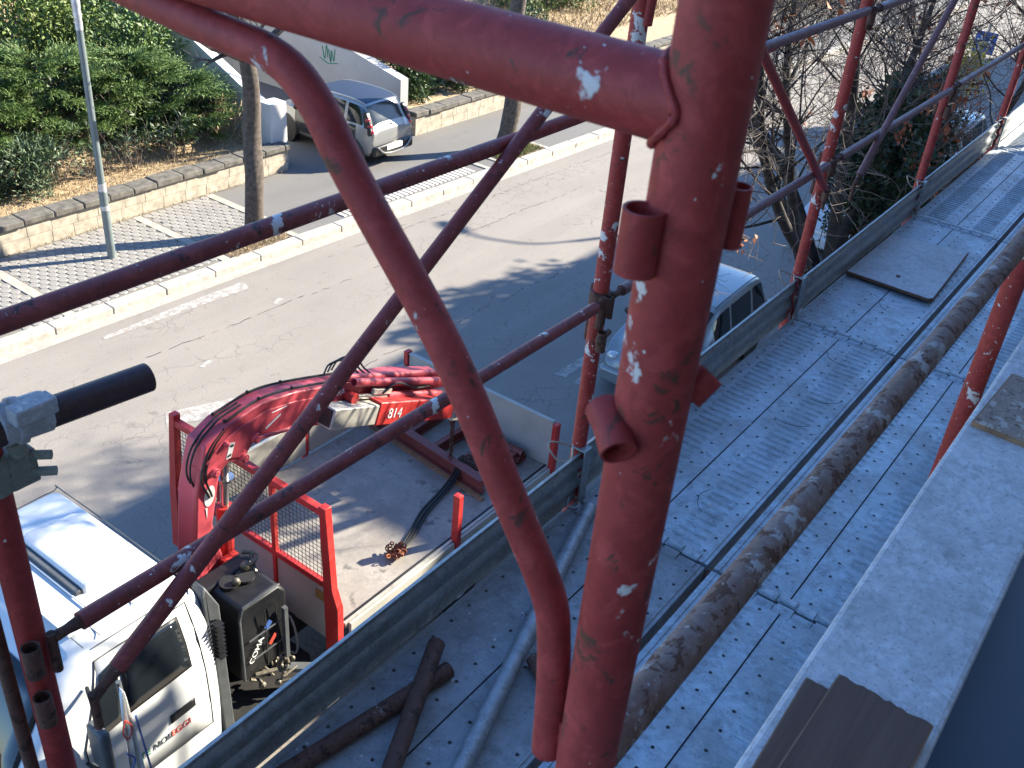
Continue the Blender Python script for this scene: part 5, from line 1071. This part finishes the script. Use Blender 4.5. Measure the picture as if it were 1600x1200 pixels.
    if style == 'silver':
        for sg in (0, 1):
            v = 5.25 if sg == 0 else 8.75; S.line([(2.9 + 3.4 * k / 12, v) for k in range(13)], .006, .018).build('roof_rail', 'silver', t)
    else:
        for sg in (0, 1):
            v = 5.45 if sg == 0 else 8.55; S.line([(3.0 + 3.0 * k / 12, v) for k in range(13)], .003, .009).build('roof_seam', 'black_plastic', t)
    return t
hatchback('silver hatchback with black doors parked nose in on the driveway', (16.45, 16.62, .105), R(91), 3.35, 1.46, 1.42, 'silver', 'navy_roof', 'black_car', 'silver')
hatchback('light grey hatchback parked at the kerb behind the truck', (13.25, 5.62, 0), R(181), 3.25, 1.48, 1.41, 'lightgrey_car', 'lightgrey_car', 'lightgrey_car', 'grey')
hatchback('white hatchback parked at the kerb under the bare tree branches', (20.9, 5.55, 0), R(180), 3.6, 1.6, 1.45, 'white_car', 'white_car', 'white_car', 'grey')
hatchback('white hatchback farthest along the kerb, seen through the twigs', (26.6, 5.6, 0), R(180), 3.8, 1.65, 1.45, 'white_car', 'white_car', 'white_car', 'grey')

# ================================================================== STREET FURNITURE
t = thing('lamp_post', 'slim grey green lamp post with silver tape on the paved walk', 'lamp post', (9.09, 14.85, .12))
m = MB(); m.tube([(9.09, 14.85, .1), (9.09, 14.85, 1.35), (9.09, 14.85, 1.36), (9.09, 14.85, 8.0)], [.072, .070, .060, .045], 18); m.build('shaft', 'lamp_post', t)
m = MB(); m.tube([(9.09, 14.85, 1.36), (9.09, 14.85, 1.50)], .068, 18); m.build('collar', 'tape', t); m = MB(); m.tube([(9.09, 14.85, 1.02), (9.09, 14.85, 1.10)], .076, 18); m.build('collar', 'tape', t)
m = MB(); m.tube([(9.09, 14.85, 4.02 + k * .06) for k in range(12)], [.062 + random.uniform(-.004, .008) for k in range(12)], 14, True, 0, .08); m.build('tape_wrap', 'tape', t)
m = MB(); m.tube(catmull([(9.09, 14.85, 7.9), (9.09, 14.6, 8.3), (9.09, 13.8, 8.45)], 5), .035, 10); m.ball((9.09, 13.5, 8.45), .3, 12, 6, (.5, 1.0, .3)); m.build('lamp_arm', 'lamp_post', t)
t = thing('street_lamp', 'tall street lamp with curved arm standing at the near kerb', 'lamp post', (27.4, 3.6, .13))
m = MB(); m.tube([(27.4, 3.6, .1), (27.4, 3.6, 7.4)], [.09, .055], 12); m.tube(catmull([(27.4, 3.6, 7.35), (27.35, 3.75, 7.85), (27.25, 4.4, 8.1), (27.2, 4.9, 8.1)], 5), .035, 8); m.build('mast', 'lamp_post', t)
m = MB(); m.ball((27.2, 5.15, 8.1), .42, 12, 6, (.45, 1.0, .22)); m.build('lamp_head', 'lamp_post', t)
t = thing('road_sign', 'small blue road sign with white arrows beyond the twigs', 'road sign', (24.0, 4.75, .13))
m = MB(); m.tube([(24.0, 4.75, .1), (24.0, 4.75, 4.2)], .03, 10); m.build('post', 'grey_steel', t)
m = MB(); m.box(23.965, 23.985, 4.53, 4.97, 3.6, 4.05); m.build('panel', 'sign_blue', t, bev=.005)
m = MB(); m.bar((23.962, 4.66, 3.66), (23.962, 4.66, 3.98), .006, .04, (0, 1, 0)); m.bar((23.962, 4.84, 3.66), (23.962, 4.84, 3.98), .006, .04, (0, 1, 0)); m.bar((23.962, 4.58, 3.8), (23.962, 4.92, 3.88), .006, .03); m.build('arrow', 'white_decal', t)
# white slatted canopy far across the street
t = thing('carport_canopy', 'white slatted carport canopy far across the street', 'canopy', (34, 25, .1))
for k in range(14):
    m = MB(); x = 29.5 + k * .75; m.prism([(x, 21.9, 1.55), (x + .7, 21.9, 1.62), (x + .7, 30, 2.6), (x, 30, 2.53)], (0, 0, .05)); m.build('slat', 'awning', t, smooth=0)
m = MB()
for x in (29.7, 34.5, 39.8): m.tube([(x, 22.1, .1), (x, 22.1, 1.6)], .05, 8)
m.build('post', 'grey_steel', t)
m = MB(); m.box(45, 75, 24, 34, .1, 8); tag(m.build('far_house', 'facade', smooth=0), 'pale house far across the street behind the bare tree', 'house')

# ================================================================== TREES
def street_tree(label, x, y, h, r, seed, stump=True):
    random.seed(seed); t = thing('street_tree', label, 'tree', (x, y, .1), 'trees in the pavement pits')
    pts = [(x + .05 * math.sin(k * .9 + seed), y + .05 * math.cos(k * 1.3), .05 + h * k / 8) for k in range(9)]
    m = MB(); m.tube(pts, [r * (1.35 if k == 0 else 1.08 - .03 * k) for k in range(9)], 14, True, 0, .07); m.build('trunk', 'bark', t)
    segs = []; top = Vector(pts[-1])
    for d in ((-1, .35, .45), (-.5, -.8, .7), (.4, .9, .9), (.9, -.2, .8), (-.2, .2, 1.2)):
        branch(segs, top - Vector((0, 0, random.uniform(0, .3))), Vector(d), random.uniform(1.1, 1.7), r * .5, 0, 3, .6, .12, 4, (2, 4), .006)
    m = MB()
    for p, rd, lv in segs: m.tube(p, rd, 6 if lv < 2 else 4, False)
    m.build('bare_branch', 'bark', t, recalc=False); return t
street_tree('rough dark tree trunk in the bare soil pit left of the driveway', 11.62, 13.95, 3.35, .17, 3)
street_tree('dark tree trunk in the weedy pit right of the silver car', 19.25, 13.72, 4.2, .20, 5)

# the big bare tree on our side of the street
random.seed(21)
bt = thing('bare_tree', 'big bare multi stemmed tree with a few orange leaves', 'tree', (12.0, 3.4, .13))
m = MB(); m.tube([(12.0, 3.4, 0), (12.02, 3.42, 1.2), (12.05, 3.4, 2.2), (12.1, 3.42, 2.7)], [.22, .18, .165, .15], 14, True, 0, .06); m.build('trunk', 'bark_dark', bt)
main = [[(12.05, 3.42, 2.3), (11.3, 3.45, 3.2), (10.2, 3.5, 4.1), (9.3, 3.55, 5.1), (8.6, 3.5, 6.2), (8.2, 3.5, 7.4)], [(12.0, 3.45, 2.5), (11.1, 3.55, 3.5), (10.5, 3.65, 4.6), (10.1, 3.8, 5.8), (9.9, 3.8, 7.2)], [(12.1, 3.4, 2.8), (11.9, 3.45, 3.9), (11.6, 3.5, 5.2), (11.2, 3.6, 6.6), (11.1, 3.5, 8.2)],
        [(12.1, 3.42, 2.8), (12.7, 3.4, 3.8), (13.5, 3.5, 4.7), (14.2, 3.6, 5.6), (15.0, 3.7, 6.8)], [(12.1, 3.4, 2.7), (12.9, 3.5, 3.4), (14.1, 3.7, 4.1), (15.3, 4.0, 4.6), (16.6, 4.2, 5.2)], [(12.05, 3.5, 2.8), (12.2, 4.2, 3.8), (12.0, 5.0, 4.8), (11.8, 5.8, 5.8)], [(12.05, 3.5, 2.6), (11.6, 3.9, 3.6), (11.2, 4.4, 4.6), (11.0, 4.8, 5.8)], [(12.1, 3.4, 2.6), (12.6, 2.7, 3.6), (13.2, 2.2, 4.8), (13.4, 1.9, 6.2)]]
segs = []
for k, path in enumerate(main):
    pp = catmull(path, 4); rad = [.085 * (1 - .80 * i / len(pp)) for i in range(len(pp))]; segs.append((pp, rad, 0))
    for i in range(8, len(pp)):
        for q in range(2 if i < 10 else 5):
            dd = (pp[min(i + 1, len(pp) - 1)] - pp[i - 1]).normalized(); sd_ = dd.orthogonal().normalized(); sd_.rotate(Matrix.Rotation(random.uniform(0, 6.283), 3, dd))
            nd = dd * .35 + sd_ * .8 + Vector((0, .12, .22))
            if pp[i].y + nd.y < 1.9 and nd.y < 0: nd.y = abs(nd.y)
            branch(segs, pp[i], nd, random.uniform(.8, 1.5), max(.009, rad[i] * .30), 1, 4, .80, .10, 4, (3, 5), .0034)
segs = [s for s in segs if max(p.y / p.x for p in s[0]) < .50 and min(p.y for p in s[0]) > 1.55 and not (s[2] >= 2 and s[0][0].y < 3.4 and s[0][0].z > 4.6 and random.random() < .45)]
tk = MB(); tw = MB(); tipsP = []
for p, rd, lv in segs:
    if lv == 0: tk.tube(p, rd, 9, False, 0, .05)
    elif lv <= 2: tk.tube(p, rd, 5, False)
    else: tw.tube(p, rd, 3, False); tipsP.append(p[-1])
tk.build('limb', 'bark_dark', bt, recalc=False); tw.build('twig', 'twig', bt, recalc=False, smooth=0, kind='stuff')
tp = np.array([tuple(q) for q in tipsP]); cl = tp[rng.choice(len(tp), 70, replace=False)]
P = np.repeat(cl, 12, 0) + rng.normal(size=(70 * 12, 3)) * .05; leaf_mesh('dry_leaf', P, rng.normal(size=P.shape) + np.array([0, 0, -.8]), rng.normal(size=P.shape), .085 * rng.uniform(.6, 1.2, (len(P), 1)), .045, 'orange_leaf', bt, kind='stuff')
# dark ivy thicket beyond the fork, under the far end of the deck
def shrub(name, label, cat, base, blobs, mat, n, ln, w, group=None, conifer=False, stemmat='bark', up=.4, shell=.55, extra=None):
    t = thing(name, label, cat, base, group)
    stems(base, [(b[0], b[1], b[2]) for b in blobs[:7]], .02, stemmat, t)
    if conifer: sprays(blobs, n, 12, ln, mat, t)
    else: leafy(blobs, n, ln, w, mat, t, up=up, shell=shell)
    return t
random.seed(5)
def thicket(x, y, z0, rr, hh, lab, n, nt):
    t = thing('ivy_thicket', lab, 'shrub', (x, y, .13), 'ivy thickets by the scaffold')
    stems((x, y, .1), [(x + random.uniform(-.3, .3) * rr, y + random.uniform(-.2, .2) * rr, z0 + hh * random.uniform(.2, .7)) for q in range(6)], .05, 'bark_dark', t)
    leafy(clumps((x, y, z0), rr, rr * .7, hh, 16, .36), n, .10, .06, 'ivy', t)
    sg = []
    for q in range(nt): branch(sg, Vector((x + random.uniform(-1, 1) * rr, y + random.uniform(-.6, .3) * rr, z0 + random.uniform(0, .8) * hh)), Vector((random.uniform(-1, .6), random.uniform(-.7, .4), random.uniform(.1, 1))), random.uniform(.7, 1.4), .012, 2, 4, .8, .1, 3, (2, 3), .0045)
    m = MB(); [m.tube(p, rd, 3, False) for p, rd, lv in sg]; m.build('twig', 'twig', t, recalc=False, smooth=0, kind='stuff')
    c = np.array([(x + random.uniform(-.9, .9) * rr, y + random.uniform(-.8, .3) * rr, z0 + random.random() * hh) for q in range(14)]); P = np.repeat(c, 14, 0) + rng.normal(size=(14 * 14, 3)) * .06
    leaf_mesh('dry_leaf', P, rng.normal(size=P.shape) + np.array([0, 0, -.8]), rng.normal(size=P.shape), .10 * rng.uniform(.6, 1.2, (len(P), 1)), .055, 'orange_leaf', t, kind='stuff')
thicket(12.9, 3.3, 3.2, 1.0, 2.0, 'dark ivy thicket with brown leaves nearest the tree fork, behind the fourth post', 5200, 26)
thicket(14.6, 3.6, 2.6, 1.3, 2.6, 'dark ivy thicket in the middle, behind the fifth post', 7000, 26)
thicket(17.0, 4.0, 1.6, 1.6, 3.0, 'dark ivy thicket farthest right, at the end of the deck', 7000, 20)

shrub('young_tree', 'slender young tree with yellow leaves beside the blue road sign', 'tree', (20.8, 4.2, .13), clumps((20.8, 4.2, 3.3), .5, .5, 1.1, 8), 'yellow_leaf', 500, .10, .06)
# planted bank across the street
random.seed(9)
js = [(6.6, 19.0, 1.9, 1.2, 1.1, 'dark green juniper at the far left edge of the bank'), (8.6, 18.7, 1.7, 1.1, 1.25, 'feathery dark juniper left of the lamp post'), (10.4, 18.6, 1.7, 1.1, 1.35, 'broad feathery juniper right of the lamp post'), (12.1, 18.3, 1.5, 1.0, 1.25, 'feathery juniper in front of the white parapet'), (13.1, 17.9, .9, .8, .95, 'small juniper at the right end of the bank by the trunk')]
for (x, y, rx, ry, rz, lab) in js:
    tj = thing('juniper_shrub', lab, 'shrub', (x, y, slope(x, y)), 'juniper shrubs on the bank'); bz = slope(x, y)
    stems((x, y, bz), [(x + random.uniform(-.7, .7) * rx, y + random.uniform(-.6, .6) * ry, bz + rz * random.uniform(.4, .9)) for q in range(9)], .03, 'bark', tj)
    plumes((x, y, bz - .05), rx, ry + .2, rz * 1.25, int(70 * rx), 42, 9, 'juniper', tj)
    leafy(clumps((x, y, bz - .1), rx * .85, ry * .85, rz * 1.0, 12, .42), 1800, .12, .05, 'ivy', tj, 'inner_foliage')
hd = [(7.2, 20.9, 'yellow green hedge bush left of the lamp post, upper left'), (9.2, 20.6, 'yellow green hedge bush behind the lamp post'), (11.2, 20.3, 'yellow green hedge bush above the junipers'), (12.9, 19.8, 'mid green hedge bush against the white parapet'), (8.6, 22.2, 'yellow green hedge bush at the top left corner'), (10.6, 22.0, 'bright leafy hedge bush right of the lamp post top'), (12.6, 21.4, 'leafy hedge bush left of the white parapet'), (6.0, 22.4, 'leafy hedge bush beyond the left edge'), (11.4, 24.4, 'tall leafy hedge bush behind the others'), (13.4, 23.6, 'leafy hedge bush beside the top of the parapet')]
for k, (x, y, lab) in enumerate(hd):
    z0 = slope(x, y); shrub('hedge_bush', lab, 'shrub', (x, y, z0), clumps((x, y, z0 - .1), 1.5, 1.3, 2.2, 20, .36), 'hedge' if k in (0, 1, 2, 4, 5, 7) else 'hedge_dark', 4600, .13, .06, 'hedge bushes on the bank')
ol = [(6.9, 17.2, 'grey green oleander bush at the left edge by the wall'), (8.0, 17.25, 'grey green oleander bush just left of the lamp post'), (9.0, 17.3, 'small oleander bush behind the lamp post')]
for (x, y, lab) in ol:
    shrub('oleander_bush', lab, 'shrub', (x, y, .6), clumps((x, y, .55), .85, .5, 1.15, 14, .42), 'oleander', 3200, .13, .028, 'oleanders behind the wall', up=.5)
tf = [(9.75, 17.25, 'sparse cut twiggy plant right of the lamp post'), (10.5, 17.2, 'sparse cut twiggy plant in the middle of the bank edge'), (11.3, 17.15, 'twiggy leafy plant left of the big trunk'), (12.3, 17.1, 'fan shaped twiggy plant by the big trunk'), (13.7, 17.2, 'pale dry twiggy plant beside the white pillar')]
for (x, y, lab) in tf:
    t = thing('twiggy_plant', lab, 'plant', (x, y, .6), 'cut plants along the wall'); sg = []
    for q in range(14): branch(sg, Vector((x + random.uniform(-.25, .25), y + random.uniform(-.15, .15), .6)), Vector((random.uniform(-.6, .6), random.uniform(-.6, .3), 1)), random.uniform(.4, .8), .010, 2, 3, .6, .2, 3, (1, 3), .005)
    m = MB(); [m.tube(p, rd, 4, False) for p, rd, lv in sg]; m.build('stem', 'straw' if 'pale' in lab else 'twig', t, recalc=False)
    tips = np.array([tuple(p[-1]) for p, rd, lv in sg]); P = np.repeat(tips, 5, 0) + rng.normal(size=(len(tips) * 5, 3)) * .05; leaf_mesh('leaf', P, rng.normal(size=P.shape) * .6 + np.array([0, -.2, .5]), rng.normal(size=P.shape), .12, .03, 'straw' if 'pale' in lab else 'oleander', t, kind='stuff')
lr = [(19.6, 17.2, .9, 1.5, 'glossy laurel bush next to the grey wall end'), (21.0, 17.1, 1.0, 1.4, 'glossy laurel bush above the right planter wall'), (22.6, 17.2, 1.0, 1.5, 'glossy laurel bush left of the second trunk'), (24.6, 17.3, 1.1, 1.6, 'glossy laurel bush right of the second trunk'), (19.8, 19.4, 1.2, 2.4, 'tall dark shrub overhanging the grey wall top'), (20.0, 21.6, 1.4, 3.4, 'tallest dark shrub behind the grey wall')]
for (x, y, rr, hh, lab) in lr: shrub('laurel_bush', lab, 'shrub', (x, y, .6), clumps((x, y, .55), rr, rr * .85, hh, 15, .40), 'laurel', 3200, .17, .05, 'laurels on the right planter', up=.2)
for (x, y, rr, hh, lab) in ((29.3, 20.6, 1.5, 1.6, 'round green bush on the straw coloured slope'), (31.5, 20.4, 1.3, 1.5, 'second round green bush beside the scaffold post top')):
    shrub('round_bush', lab, 'shrub', (x, y, .8), clumps((x, y, .75), rr, rr, hh, 14, .4), 'hedge_dark', 3600, .16, .04, 'bushes on the far slope')
# grass tufts and dry grass: nobody could count the blades
def blades(name, label, n, x0, x1, y0, y1, zf, ln, mat):
    x = rng.uniform(x0, x1, n); y = rng.uniform(y0, y1, n); z = np.array([zf(a, b) for a, b in zip(x, y)]); P = np.stack([x, y, z], 1); d = rng.normal(size=(n, 3)) * .55 + np.array([0, 0, 1.0])
    o = leaf_mesh(name, P, d, rng.normal(size=(n, 3)), ln * rng.uniform(.4, 1.2, (n, 1)), ln * .12, mat); tag(o, label, 'grass'); o['kind'] = 'stuff'
blades('dry_grass', 'dry straw grass on the bank behind the long wall', 9000, 4, 14.1, 16.5, 17.8, lambda a, b: slope(a, b) - .01, .10, 'straw')
blades('pit_grass', 'green weeds in the second tree pit', 3500, 18.52, 20.0, 13.18, 13.95, lambda a, b: .12, .10, 'grass')
blades('pit_straw', 'dry grass and litter in the first tree pit', 1800, 10.6, 11.95, 13.4, 14.3, lambda a, b: .12, .09, 'straw')
blades('slope_grass', 'straw coloured grass on the far slope', 16000, 24, 44, 18, 24, lambda a, b: .55 + max(0, b - 17.5) * .12, .25, 'straw')
blades('wall_weeds', 'weeds along the foot of the long wall', 700, 4, 14.2, 16.02, 16.11, lambda a, b: .11, .08, 'straw')
# evergreens further along our pavement: their crowns shade the road
random.seed(33)
for (x, y, z, rr, lab) in ((24.2, 2.4, 6.6, 2.0, 'dense evergreen street tree beyond the gap in the buildings'), (38.0, 2.4, 6.4, 2.0, 'dense evergreen street tree further along the near pavement')):
    t = thing('evergreen_tree', lab, 'tree', (x, y, .13), 'evergreen street trees'); m = MB(); m.tube([(x, y, .1), (x + .1, y, 4), (x, y + .1, z)], [.25, .2, .1], 10); m.build('trunk', 'bark', t)
    leafy(clumps((x, y, z - rr * .7), rr, rr, rr * 1.5, 22, .34), 6000, .24, .13, 'pine', t, 'crown')
